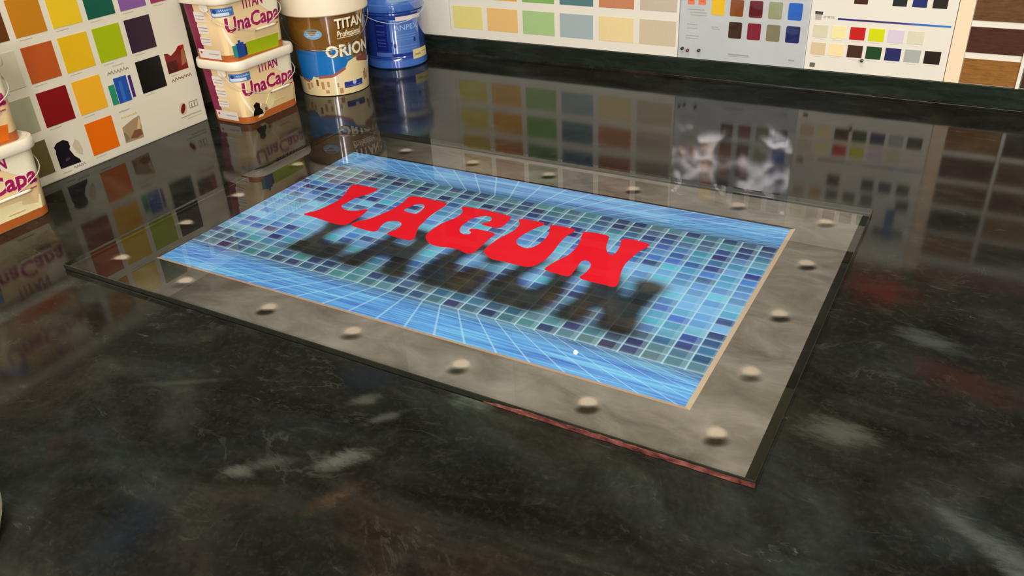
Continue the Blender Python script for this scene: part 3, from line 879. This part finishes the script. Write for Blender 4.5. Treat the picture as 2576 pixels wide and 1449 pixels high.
# --- wood sample boards
def wood_mat(name, dark_, light_, rough=0.28):
    n = N(name)
    p = n.pos()
    g = n.noise(n.mapping(p, (7.0, 1.0, 52.0)), 6.0, 6.0, 0.7, 0.9)
    k = n.noise(p, 90.0, 3.0, 0.6)
    c = n.mix(n.smooth(g, 0.15, 0.85), lin(dark_, 1.1), lin(light_, 1.1))
    c = n.mix(n.math('MULTIPLY', n.smooth(k, 0.5, 0.8), 0.3), c, lin(dark_, 0.7))
    n.principled(c, rough, 0.5, normal=n.bump(n.noise(n.mapping(p, (1, 1, 1)), 38.0, 3.0), 0.30, 0.0012))
    return n.m
WOODS = [wood_mat('wood_oak_stain', (112, 68, 30), (158, 112, 54)), wood_mat('wood_mahogany_stain', (52, 26, 18), (84, 48, 36)),
         wood_mat('wood_walnut_stain', (74, 46, 28), (112, 80, 50)), wood_mat('wood_dark_stain', (44, 30, 22), (74, 52, 40))]
def wood_board(label, x0, x1, z0, z1, order):
    t = thing('wood_sample_board', label, 'sample board', ((x0 + x1) / 2, 0.977, z0), 'wood stain sample boards')
    box('board_back', x0, x1, FY, YB, z0, z1, PAPER2, t, bevel=0.0005)
    w1 = x1 - .0052
    z = z0 + .0012
    for k in range(20):
        hh = 0.0385
        if z + hh > z1:
            break
        plate('wood_sample', back_uv, rect(x0 + .0006, w1, z, z + hh), 0.0, .0012, WOODS[order[k % len(order)]], t)
        z += 0.0480
    box('board_rail', w1, x1, FY - .004, FY, z0, z1, PAPER2, t, bevel=0.0006)
    return t
wood_board('white board with stacked brown wood stain samples next to the cream strip', 0.8575, 0.9405, UZ, 0.285, [0, 1, 2, 3])
wood_board('dark wood stain sample board at the far right end, mostly outside the picture', 0.9412, 1.0250, UZ, 0.285, [3, 2, 1, 0])
wood_board('third wood stain sample board, seen only in the counter reflection', 1.0255, 1.1100, UZ, 0.285, [1, 3, 0, 2])
# --- boards higher up on the wall, mirrored in the counter
def upper_board(name, label, x0, x1, z0, z1, paper, cols, rows, palette, cat='sample board'):
    t = thing(name, label, cat, ((x0 + x1) / 2, 0.977, z0))
    box('card_sheet', x0, x1, FY, YB, z0, z1, paper, t, bevel=0.0006)
    w = (x1 - x0) / cols; h = (z1 - z0) / rows
    for j in range(rows):
        for i in range(cols):
            plate('colour_swatch', back_uv, rect(x0 + w * (i + .12), x0 + w * (i + .88), z0 + h * (j + .14), z0 + h * (j + .86)), 0.0, .0006,
                  plain(palette[(i * 3 + j * 5) % len(palette)], 0.4, 0.4, 1.0), t)
    return t
RED_B = plain((120, 24, 20), 0.45, 0.4)
DARKB = plain((64, 58, 50), 0.5, 0.4)
tag(box('red_header_board', 0.760, 0.835, FY, YB, 0.306, 0.400, RED_B, None, bevel=.0006), 'dark red board above the small-swatch chart', 'board')
tag(box('red_wood_header', 0.8580, 1.110, FY, YB, 0.286, 0.318, RED_B, None, bevel=.0006), 'long dark red header strip above the wood samples', 'board')
upper_board('upper_sample_board', 'dark sample board hanging above the wood samples', 0.860, 1.240, 0.330, 0.640, DARKB, 4, 5, [(60, 40, 30), (40, 34, 30), (80, 70, 60), (70, 76, 80), (36, 24, 20)])
upper_board('upper_sample_board', 'grey sample board hanging above the laminated chart', 0.405, 0.755, 0.330, 0.600, plain((92, 92, 84), 0.5, 0.3), 4, 4, [(70, 66, 60), (60, 64, 66), (90, 84, 70), (50, 44, 40)])
upper_board('upper_sample_board', 'brown sample board hanging above the pastel chart', -0.170, 0.390, 0.330, 0.600, plain((104, 92, 72), 0.5, 0.3), 5, 4, [(90, 60, 36), (70, 80, 54), (60, 70, 76), (110, 96, 70), (80, 48, 36)])
n = N('olive_board')
n.principled(n.mix(n.noise(n.pos(), 5.0, 4.0), lin((128, 126, 92)), lin((158, 156, 116))), 0.6, 0.3)
tag(box('olive_wall_panel', 0.012, 0.832, FY, YB, 0.640, 1.250, n.m, None, bevel=.001), 'olive panel high on the back wall, above the hanging sample boards', 'wall panel')
n = N('pale_green_board')
n.principled(n.mix(n.noise(n.pos(), 7.0, 4.0), lin((150, 176, 146), 1.1), lin((190, 214, 186), 1.1)), 0.6, 0.3)
tag(box('green_wall_panel', -0.330, 0.008, FY, YB, 0.780, 1.080, n.m, None, bevel=.001), 'pale green panel high in the back left corner', 'wall panel')
# --- push pins
def pin(label, x, z, colr):
    t = thing('push_pin', label, 'push pin', (x, FY, z), 'push pins')
    m = plain(colr, 0.25, 0.5, 1.0, metal=0.6 if colr[0] < 120 and colr[0] == colr[1] else 0.0)
    prof = [(0.0, -.0065), (.0022, -.0062), (.0026, -.0052), (.0016, -.0036), (.0014, -.002), (.0022, -.0012), (.0024, -.0004), (.0005, -.0003), (.0004, .0012)]
    v = []; fcs = []
    for rr2, yy in prof:
        for k in range(14):
            a = 2 * math.pi * k / 14
            v.append((x + rr2 * math.cos(a), FY - .0022 + yy, z + rr2 * math.sin(a)))
    for i in range(len(prof) - 1):
        for k in range(14):
            fcs.append([i * 14 + k, i * 14 + (k + 1) % 14, (i + 1) * 14 + (k + 1) % 14, (i + 1) * 14 + k])
    link('pin_head', pymesh('pin_head', v, fcs), m, t, True)
pin('grey metal push pin at the lower left corner of the laminated chart', .4060, .0535, (60, 60, 60))
pin('red push pin at the lower left corner of the laminated chart', .4160, .0510, (128, 36, 38))
pin('dark grey push pin right of the red one on the laminated chart', .4368, .0525, (70, 70, 70))
pin('grey push pin under the brown square of the small-swatch chart', .7110, .0590, (90, 90, 90))
plate('print_mark', back_uv, round_rect(.6290, .6375, .0405, .0475, .001), 0.0, .0005, plain((96, 92, 78), 0.5, 0.2), c3)
# ================================================================== PAINT TUBS
TA, TB, TR = 0.0660, 0.0445, 0.0175        # half width (y), half depth (x), corner radius at mid height
def rr_poly(a, b, rc, seg=10):
    """rounded rectangle outline, starts at the middle of the +x face and runs toward +y"""
    pts = []
    for cx, cy, a0 in ((b - rc, a - rc, 0), (-b + rc, a - rc, 90), (-b + rc, -a + rc, 180), (b - rc, -a + rc, 270)):
        for k in range(seg + 1):
            an = math.radians(a0 + 90 * k / seg)
            pts.append((cx + rc * math.cos(an), cy + rc * math.sin(an)))
    return [(b, 0.0)] + pts
_base = rr_poly(TA, TB, TR)
_cum = [0.0]
for i in range(len(_base)):
    p0, p1 = _base[i], _base[(i + 1) % len(_base)]
    _cum.append(_cum[-1] + math.hypot(p1[0] - p0[0], p1[1] - p0[1]))
TPER = _cum[-1]
def tub_scale(z):
    return 0.965 + 0.070 * (z / 0.09)
def tub_surface(cx, cy, z0):
    def f(s, z, off):
        s = s % TPER
        i = 0
        while i < len(_base) - 1 and _cum[i + 1] < s:
            i += 1
        t = (s - _cum[i]) / max(1e-9, _cum[i + 1] - _cum[i])
        p0, p1 = _base[i], _base[(i + 1) % len(_base)]
        x = p0[0] + (p1[0] - p0[0]) * t; y = p0[1] + (p1[1] - p0[1]) * t
        L = math.hypot(p1[0] - p0[0], p1[1] - p0[1]) or 1
        nx, ny = (p1[1] - p0[1]) / L, -(p1[0] - p0[0]) / L
        k = tub_scale(z)
        return (cx + x * k + nx * off, cy + y * k + ny * off, z0 + z)
    return f
def loft(name, cx, cy, z0, levels, mat, parent, rc=TR):
    """levels: (z, grow) rounded-rectangle rings"""
    v = []; fcs = []
    m = None
    for z, k, g in levels:
        ring_ = rr_poly(TA * k + g, TB * k + g, max(.002, rc * k + g))[1:]
        m = len(ring_)
        v += [(cx + x, cy + y, z0 + z) for x, y in ring_]
    for i in range(len(levels) - 1):
        for k in range(m):
            fcs.append([i * m + k, i * m + (k + 1) % m, (i + 1) * m + (k + 1) % m, (i + 1) * m + k])
    fcs.append(list(range(m))[::-1]); fcs.append([(len(levels) - 1) * m + k for k in range(m)])
    o = link(name, pymesh(name, v, fcs), mat, parent, True)
    try:
        o.data.set_sharp_from_angle(angle=math.radians(40))
    except Exception:
        pass
    return o

n = N('cream_tub_plastic')
sz = n.sep(n.obj())[2]
n.principled(n.mix(n.noise(n.pos(), 14.0, 3.0), lin((222, 190, 140), 1.2), lin((232, 206, 160), 1.2)), 0.3, 0.45)
CREAM = n.m
WHITE_PL = plain((236, 228, 208), 0.3, 0.5, 1.05)
MAGENTA = plain((150, 18, 84), 0.35, 0.4, 1.2)
MAGENTA_SIDE = plain((122, 16, 62), 0.35, 0.4, 1.15)
RUST = plain((172, 92, 40), 0.35, 0.4, 1.15)
OFFW = plain((240, 228, 202), 0.35, 0.4, 1.1)
STICK = plain((222, 214, 206), 0.4, 0.3, 1.1)
n = N('clear_handle_plastic')
n.principled((0.62, 0.58, 0.50, 1), 0.12, 0.7)
CLEAR_PL = n.m
TUB_GROUP = 'cream paint tubs stacked on the counter'
def paint_tub(label, cx, cy, z0, variant):
    t = thing('paint_tub', label, 'paint tub', (cx, cy, z0), TUB_GROUP)
    S_ = tub_surface(cx, cy, z0)
    loft('tub_body', cx, cy, z0, [(0.0, .94, 0), (.002, tub_scale(.002), 0), (.045, tub_scale(.045), 0), (.096, tub_scale(.096), 0)], CREAM, t)
    lid_ = loft('lid', cx, cy, z0, [(.0945, 1.045, .0010), (.0930, 1.045, .0030), (.0932, 1.045, .0050), (.0950, 1.045, .0060), (.1000, 1.045, .0062), (.1050, 1.045, .0060),
                                    (.1078, 1.045, .0046), (.1078, 1.045, .0008), (.1060, 1.045, -.0010), (.1060, 1.045, -.0200)], WHITE_PL, t)
    # printed label wrapped round the tub
    grid_patch('bottom_band', S_, -TPER / 2, TPER / 2, .0012, .0125, 90, 1, .0003, RUST, t)
    grid_patch('side_panel', S_, -.152, -.117, .0135, .0925, 8, 2, .0003, MAGENTA_SIDE, t)
    for k, (a, b2, z1_, z2_) in enumerate(((-.1190, -.0960, .0640, .0800), (-.1180, -.0950, .0450, .0600), (-.1190, -.0960, .0270, .0400))):
        grid_patch('side_sticker', S_, a, b2, z1_, z2_, 5, 1, .0006, STICK, t)
        squiggle('caption', S_, a + .002, b2 - .001, z1_ + .010, .0022, .0009, INK, t, 300 + k)
        squiggle('caption', S_, a + .003, b2 - .002, z1_ + .005, .0016, .0009, INK, t, 310 + k)
    grid_patch('side_sticker', S_, -.1310, -.0800, .0050, .0200, 12, 1, .0008, STICK, t)
    squiggle('caption', S_, -.108, -.084, .0130, .0022, .0011, INK, t, 320)
    plate('side_mark', S_, ellipse(-.1250, .0145, .0022, .0022, n=12), 0.0, .0011, plain((176, 60, 80)), t)
    # white wave sweeping up to the right corner
    grid_patch('white_wave', S_, .004, .066, 0, 0, 24, 3, .0004, OFFW, t, shape=lambda u: (.092 - .034 * min(1, ((u - .004) / .040)) ** .7, .0920))
    sw = lambda u: (.058 - .047 * ((u + .066) / .018) ** 0.55, .063 - .046 * ((u + .066) / .018) ** 0.8)
    grid_patch('white_wave', S_, -.066, -.0481, 0, 0, 14, 1, .0005, OFFW, t, shape=sw)
    # brand lettering, white outline under the magenta
    for nm, bd, m_, of in (('brand_outline', .06, OFFW, .0006), ('brand_lettering', .028, MAGENTA, .0009)):
        lettering(nm, 'TITAN', S_, -.0240, .0225, .0785, .0960, of, m_, t, bold=bd)
        lettering(nm, 'UnaCapa', S_, -.0610, .0560, .0405, .0715, of, m_, t, bold=bd, shear=.08)
    squiggle('caption', S_, .020, .052, .0420, .0020, .0009, MAGENTA, t, 331)
    # blue badge
    grid_patch('badge', S_, -.0790, -.0410, .0738, .0872, 12, 1, .0007, plain((70, 116, 176), 0.35, 0.4), t)
    grid_patch('badge_stripe', S_, -.0770, -.0500, .0750, .0800, 10, 1, .0010, plain((196, 208, 216), 0.35, 0.4), t)
    squiggle('badge_text', S_, -.0660, -.0440, .0832, .0030, .0012, plain((186, 204, 222)), t, 335)
    plate('badge', S_, ellipse(-.0720, .0825, .0032, .0032, n=14), 0.0, .0013, plain((28, 58, 130)), t)
    # colour window
    if variant == 'green':
        plate('colour_window', S_, [(-.0300, .0055), (.0450, .0030), (.0490, .0250), (-.0270, .0265)], 0.0, .0006, plain((150, 170, 6), 0.35, 0.4, 1.15), t)
        for a, b2, z1_, z2_, cc in ((-.0570, -.0500, .0080, .0270, (40, 130, 120)), (-.0500, -.0340, .0060, .0290, (28, 66, 140)), (-.0450, -.0400, .0270, .0330, (40, 70, 120)), (-.0340, -.0290, .0070, .0250, (50, 40, 110))):
            plate('jar_picture', S_, rect(a, b2, z1_, z2_), 0.0, .0009, plain(cc, 0.35, 0.4), t)
    elif variant == 'cream':
        plate('colour_window', S_, [(-.0420, .0060), (.0580, .0030), (.0610, .0400), (-.0060, .0405), (-.0180, .0240)], 0.0, .0006, plain((236, 216, 160), 0.35, 0.4, 1.15), t)
        plate('pot_picture', S_, [(-.0510, .0110), (-.0280, .0100), (-.0290, .0160), (-.0340, .0220), (-.0330, .0290), (-.0400, .0330), (-.0470, .0290), (-.0455, .0220), (-.0500, .0170)], 0.0, .0009, plain((16, 10, 12), 0.35, 0.4), t)
        plate('fan_picture', S_, [(-.0270, .0110), (-.0130, .0130), (-.0170, .0230), (-.0270, .0280), (-.0310, .0230)], 0.0, .0009, plain((196, 176, 140), 0.35, 0.4), t)
        plate('fan_picture', S_, [(-.0230, .0130), (-.0160, .0140), (-.0190, .0190), (-.0240, .0180)], 0.0, .0011, plain((126, 96, 66), 0.35, 0.4), t)
        squiggle('caption', S_, .004, .028, .0230, .0012, .0009, plain((200, 180, 130)), t, 341)
    elif variant == 'orange':
        plate('colour_window', S_, [(-.0300, .0055), (.0450, .0045), (.0490, .0240), (-.0270, .0265)], 0.0, .0006, plain((208, 100, 10), 0.35, 0.4, 1.15), t)
    else:
        plate('colour_window', S_, [(-.0300, .0130), (.0520, .0120), (.0540, .0300), (-.0270, .0330)], 0.0, .0006, plain((238, 220, 172), 0.35, 0.4, 1.15), t)
        squiggle('caption', S_, .004, .028, .0180, .0012, .0009, plain((190, 160, 110)), t, 342)
    # bail: clear handle hanging over the front, ears and a moulded grip
    for sgn in (-1, 1):
        grid_patch('handle_ear', S_, sgn * .0905 - .009, sgn * .0905 + .009, 0.0800, .0950, 5, 3, .0030, WHITE_PL, t, shape=lambda u, c_=sgn * .0905: (.0800 + abs(u - c_) * .5, .0950))
    pts = []
    for k in range(41):
        a = -1 + 2 * k / 40
        s_ = a * .0905
        z_ = .0420 + .0460 * abs(a) ** 2.0
        pts.append(S_(s_, z_, .0042 + .002 * (1 - abs(a))))
    hd = tube('handle', pts, .00075, CLEAR_PL, t)
    gp = [S_(-.010 + .050 * k / 8, .0423, .0058) for k in range(9)]
    tube('handle_grip', gp, .0022, plain((232, 224, 206), 0.3, 0.5), hd)
    return t
RX, RYc = -0.2190, 0.5290
paint_tub('cream paint tub with black pot picture, lower one beside the gold bucket', RX, RYc, 0.0, 'cream')
paint_tub('cream paint tub with lime green window, upper one beside the gold bucket', RX + .001, RYc - .008, 0.1062, 'green')
LXc, LYc = -0.2195, 0.0325
paint_tub('lower cream paint tub of the stack cut off by the left picture edge', LXc, LYc, 0.0, 'plain')
paint_tub('upper cream paint tub with orange window at the left picture edge', LXc, LYc - .004, 0.1062, 'orange')

# ================================================================== BUCKETS
def cyl_surface(cx, cy, r0, k, phi0):
    def f(s, z, off):
        rr_ = r0 + k * z + off
        a = math.radians(phi0) + s / (r0 + k * .06)
        return (cx + rr_ * math.cos(a), cy + rr_ * math.sin(a), z)
    return f
gcx, gcy, GR, GK, GPH = -0.179, 0.698, 0.0620, 0.070, -47.85
gold = thing('paint_bucket', 'round gold paint bucket with a white lid and a village picture', 'paint bucket', (gcx, gcy, 0), 'round paint buckets')
G_ = cyl_surface(gcx, gcy, GR, GK, GPH)
rg = GR + GK * .06
def dg(deg): return math.radians(deg - GPH) * rg      # degrees on the bucket -> arc length
n = N('gold_bucket_plastic')
n.principled(n.mix(n.noise(n.pos(), 18.0, 3.0), lin((112, 74, 20), 1.1), lin((134, 92, 30), 1.1)), 0.22, 0.6, coat=1.0, coat_rough=0.08, coat_ior=2.1)
lathe('bucket_body', gcx, gcy, [(GR - .003, 0), (GR - .0004, .0012), (GR + GK * .004, .004), (GR + GK * .147, .147)], n.m, gold, 96)
lathe('lid', gcx, gcy, [(.0735, .1455), (.0770, .1445), (.0784, .1462), (.0786, .1540), (.0774, .1720), (.0768, .1800), (.0760, .1826), (.0715, .1826), (.0705, .1795), (.030, .1795)], plain((236, 222, 196), 0.3, 0.5, 1.05), gold, 96)
SKY = plain((16, 112, 190), 0.3, 0.5, 1.15, coat=1.0)
CREAMB = plain((236, 214, 164), 0.3, 0.5, 1.12, coat=1.0)
ROOF = plain((150, 84, 74), 0.3, 0.4)
def lerp_pts(pts):
    def f(u):
        for (a, va), (b2, vb) in zip(pts[:-1], pts[1:]):
            if a <= u <= b2:
                return va + (vb - va) * (u - a) / (b2 - a)
        return pts[0][1] if u < pts[0][0] else pts[-1][1]
    return f
hor = lerp_pts([(dg(-125), .034), (dg(-106), .032), (dg(-94), .029), (dg(-88), .0300), (dg(-84), .038), (dg(-78), .036), (dg(-70), .0370), (dg(-50), .0385), (dg(-29), .0500), (dg(-24), .060), (dg(-8), .066), (dg(20), .058), (dg(40), .055)])
grid_patch('sky_print', G_, dg(-112), dg(-14), 0, 0, 60, 4, .0003, SKY, gold, shape=lambda u: (hor(u) - .002, .0838))
grid_patch('house_print', G_, dg(-128), dg(40), 0, 0, 90, 5, .0005, CREAMB, gold, shape=lambda u: (.0012, hor(u)))
for a, b2, za, zb in ((-74, -29, .0365, .0490), (-108, -92, .0270, .0310)):
    grid_patch('roof_print', G_, dg(a), dg(b2), 0, 0, 14, 1, .0008, ROOF, gold, shape=lambda u, a=a, b2=b2, za=za, zb=zb: ((lambda q: (q - .0030, q + .0022))(hor(u))))
grid_patch('roof_print', G_, dg(-8), dg(24), 0, 0, 14, 1, .0008, plain((122, 70, 60)), gold, shape=lambda u: (hor(u) - .008, hor(u) + .003))
rb = random.Random(11)
for a, za, w_, h_ in ((-100, .012, 5, .012), (-92, .016, 4, .010), (-80, .020, 4, .012), (-72, .014, 5, .014), (-62, .018, 4, .010), (-66, .006, 6, .006), (-46, .016, 3, .008), (-43, .004, 6, .010), (6, .018, 2.5, .016), (10, .020, 2.5, .018), (15, .018, 3, .014)):
    grid_patch('window_print', G_, dg(a), dg(a + w_), za, za + h_, 2, 1, .0008, plain((176, 132, 92) if rb.random() < .6 else (120, 72, 54)), gold)
grid_patch('wall_print', G_, dg(-52), dg(-36), .0060, .0360, 6, 1, .0007, plain((244, 214, 178), 0.3, 0.5, 1.15, coat=1.0), gold)
grid_patch('info_label', G_, dg(-34), dg(1), .0125, .0235, 14, 1, .0009, plain((36, 52, 128), 0.3, 0.4), gold)
plate('info_seal', G_, ellipse(dg(-16), .0205, .0040, .0040, n=18), 0.0, .0012, plain((176, 186, 206)), gold)
squiggle('caption', G_, dg(-30), dg(-4), .0150, .0018, .0012, plain((130, 140, 190)), gold, 401)
WLET = plain((240, 226, 200), 0.3, 0.4, 1.1)
DLET = plain((40, 24, 10), 0.3, 0.4)
lettering('brand_outline', 'TITAN', G_, dg(-36.5), dg(14), .1185, .1365, .0004, DLET, gold, bold=.055)
lettering('brand_lettering', 'TITAN', G_, dg(-37.5), dg(12), .1200, .1378, .0008, WLET, gold, bold=.03)
grid_patch('name_band', G_, dg(-36.5), dg(8), .1035, .1045, 14, 1, .0006, WLET, gold)
lettering('word_professional', 'Professional', G_, dg(-35.5), dg(7), .1055, .1165, .0007, WLET, gold, bold=.02, shear=.1)
lettering('name_outline', 'ORION', G_, dg(-54), dg(23), .0690, .0915, .0010, plain((110, 96, 78)), gold, bold=.05)
lettering('name_lettering', 'ORION', G_, dg(-56), dg(22), .0705, .0930, .0013, WLET, gold, bold=.03)
squiggle('caption', G_, dg(-26), dg(4), .0655, .0030, .0010, plain((120, 116, 104)), gold, 402)
plate('badge', G_, ellipse(dg(-70.7), .1142, .0160, .0090, n=26), 0.0, .0006, plain((112, 156, 186), 0.35, 0.4), gold)
for zz in (.1110, .1140, .1170):
    squiggle('badge_text', G_, dg(-70.7) - .011, dg(-70.7) + .011, zz, .0018, .0010, plain((196, 214, 222)), gold, int(zz * 9000))
pts = []
for k in range(49):
    a = -1 + 2 * k / 48
    pts.append(G_(dg(GPH - 8 + a * 88), .0860 + .0500 * abs(a) ** 2.2, .0065))
n = N('steel_wire')
n.principled((0.55, 0.52, 0.46, 1), 0.25, 0.5, metal=1.0)
WIRE = n.m
tube('wire_handle', pts, .0009, WIRE, gold)
for a in (-1, 1):
    grid_patch('handle_ear', G_, dg(GPH - 8 + a * 88) - .006, dg(GPH - 8 + a * 88) + .006, .130, .1395, 4, 2, .0060, WHITE_PL, gold)

bcx, bcy, BR, BPH = -0.169, 0.884, 0.0600, -52.2
blue = thing('paint_bucket', 'round blue paint bucket with a blue lid in the back corner', 'paint bucket', (bcx, bcy, 0), 'round paint buckets')
B_ = cyl_surface(bcx, bcy, BR - .0012, 0.0, BPH)
def db(deg): return math.radians(deg - BPH) * (BR - .0012)
BLUE = plain((30, 62, 150), 0.22, 0.5, 1.2, coat=1.0)
BLUE_L = plain((62, 108, 190), 0.25, 0.5, 1.15, coat=1.0)
BLUE_D = plain((18, 30, 108), 0.3, 0.5, 1.1)
lathe('bucket_body', bcx, bcy, [(BR - .004, 0), (BR - .0010, .0010), (BR, .004), (BR + .0002, .0165), (BR - .0012, .0185), (BR - .0020, .0200), (BR - .0012, .0215), (BR - .0020, .0235), (BR - .0012, .0255),
                                  (BR - .0012, .1010), (BR - .0004, .1030), (BR + .0012, .1050), (BR + .0012, .1075), (BR - .0012, .1090), (BR - .0012, .1120)], BLUE, blue, 96)
grid_patch('foot_band', B_, -math.pi * BR, math.pi * BR, .0030, .0168, 90, 1, .0017, BLUE_L, blue)
lathe('lid', bcx, bcy, [(BR - .001, .1110), (BR + .0022, .1105), (BR + .0030, .1125), (BR + .0030, .1230), (BR + .0014, .1250), (BR + .0010, .1420), (BR - .0010, .1450), (BR - .0060, .1450), (BR - .007, .1425), (.02, .1425)], BLUE_L, blue, 96)
grid_patch('dark_label', B_, db(-93), db(-68), .0360, .0960, 10, 1, .0004, BLUE_D, blue)
grid_patch('front_label', B_, db(-62), db(-1), .0300, .0955, 18, 1, .0004, plain((70, 112, 188), 0.25, 0.5, 1.15, coat=1.0), blue)
for k, zz in enumerate((.086, .074, .068, .058, .052, .046)):
    squiggle('caption', B_, db(-90), db(-72), zz, .0026, .0008, plain((72, 92, 160)), blue, 500 + k)
lettering('brand_lettering', 'ANPEX', B_, db(-54), db(-4), .0750, .0850, .0008, plain((146, 176, 214), 0.3, 0.4), blue, bold=.005)
for k, zz in enumerate((.066, .061, .056, .044, .038)):
    squiggle('caption', B_, db(-50), db(-10), zz, .0016, .0008, plain((120, 156, 206)), blue, 520 + k)
for a, zz in ((-62, .050), (-55, .046), (-14, .054)):
    plate('label_mark', B_, ellipse(db(a), zz, .0030, .0045, n=16), 0.0, .0009, plain((30, 50, 130)), blue)
grid_patch('base_text', B_, db(-96), db(-62), .0255, .0330, 10, 1, .0004, plain((72, 100, 176)), blue)
grid_patch('paper_sticker', B_, db(-49), db(7), .0930, .1010, 14, 1, .0010, plain((206, 196, 190), 0.5, 0.3), blue)
grid_patch('yellow_sticker', B_, db(-22), db(18), .0160, .0345, 10, 1, .0024, plain((206, 192, 140), 0.5, 0.3), blue)
squiggle('caption', B_, db(-18), db(-4), .0240, .0060, .0028, plain((130, 116, 70)), blue, 540)
squiggle('caption', B_, db(0), db(14), .0270, .0016, .0028, plain((130, 116, 70)), blue, 541)
grid_patch('lid_label', B_, db(-58), db(-6), .1290, .1440, 12, 1, .0040, plain((116, 160, 190), 0.35, 0.4), blue)
pts = []
for k in range(49):
    a = -1 + 2 * k / 48
    pts.append(B_(db(BPH + 4 + a * 86), .0900 + .0240 * abs(a) ** 1.6, .0052))
tube('wire_handle', pts, .0008, plain((170, 190, 214), 0.2, 0.6), blue)

# ================================================================== WHITE POT AT THE LOWER LEFT PICTURE EDGE
pot = thing('white_pot', 'white round plastic pot barely showing at the lower left picture edge', 'pot', (0.2968, -0.3418, 0))
lathe('pot_body', 0.2968, -0.3418, [(.0460, 0), (.0500, .0010), (.0556, .0150), (.0574, .0190), (.0560, .0205), (.0560, .0215), (.0590, .0235), (.0600, .0300), (.0590, .0360), (.0560, .0400), (.0580, .1000), (.0570, .1010), (.054, .1010), (.052, .0960), (.02, .0960)],
      plain((240, 236, 220), 0.25, 0.5, 1.1), pot, 96)

# ================================================================== CEILING FITTINGS + SMALL WALL LAMP
for i, (lx, ly, sx, sy, turn, rad, lc) in enumerate(LUMINAIRES):
    names = ['above the printed sign', 'behind the viewer on the left', 'by the right end of the counter', 'set diagonally behind the viewer']
    t = thing('ceiling_light', 'long white ceiling tube light ' + names[i], 'ceiling light', (lx, ly, CEIL), 'ceiling tube lights')
    t.rotation_euler = (0, 0, turn)
    h_ = box('housing', lx - sx / 2 - .03, lx + sx / 2 + .03, ly - sy / 2 - .03, ly + sy / 2 + .03, CEIL - .06, CEIL, plain((232, 230, 224)), t, bevel=.004)
n = N('lamp_bulb_glow')
em = n.node('ShaderNodeEmission'); em.inputs[0].default_value = (1, .97, .92, 1); em.inputs[1].default_value = 38.0
n.t.links.new(em.outputs[0], n.out.inputs[0])
lamp = thing('wall_spot_lamp', 'tiny round spot lamp high on the back wall', 'lamp', (0.196, FY, 0.676))
v = []; fcs = []
prof = [(.000, -.030), (.0036, -.029), (.0050, -.026), (.0050, -.023)]
prof2 = [(.0062, -.024), (.0085, -.020), (.0085, -.004), (.014, -.003), (.014, 0)]
for nm, pr, mt in (('bulb', prof, n.m), ('socket', prof2, plain((60, 60, 58), 0.3, 0.5))):
    v = []; fcs = []
    for rr2, yy in pr:
        for k in range(18):
            a = 2 * math.pi * k / 18
            v.append((0.196 + rr2 * math.cos(a), FY + yy, 0.676 + rr2 * math.sin(a)))
    for i in range(len(pr) - 1):
        for k in range(18):
            fcs.append([i * 18 + k, i * 18 + (k + 1) % 18, (i + 1) * 18 + (k + 1) % 18, (i + 1) * 18 + k])
    link(nm, pymesh(nm, v, fcs), mt, lamp, True)
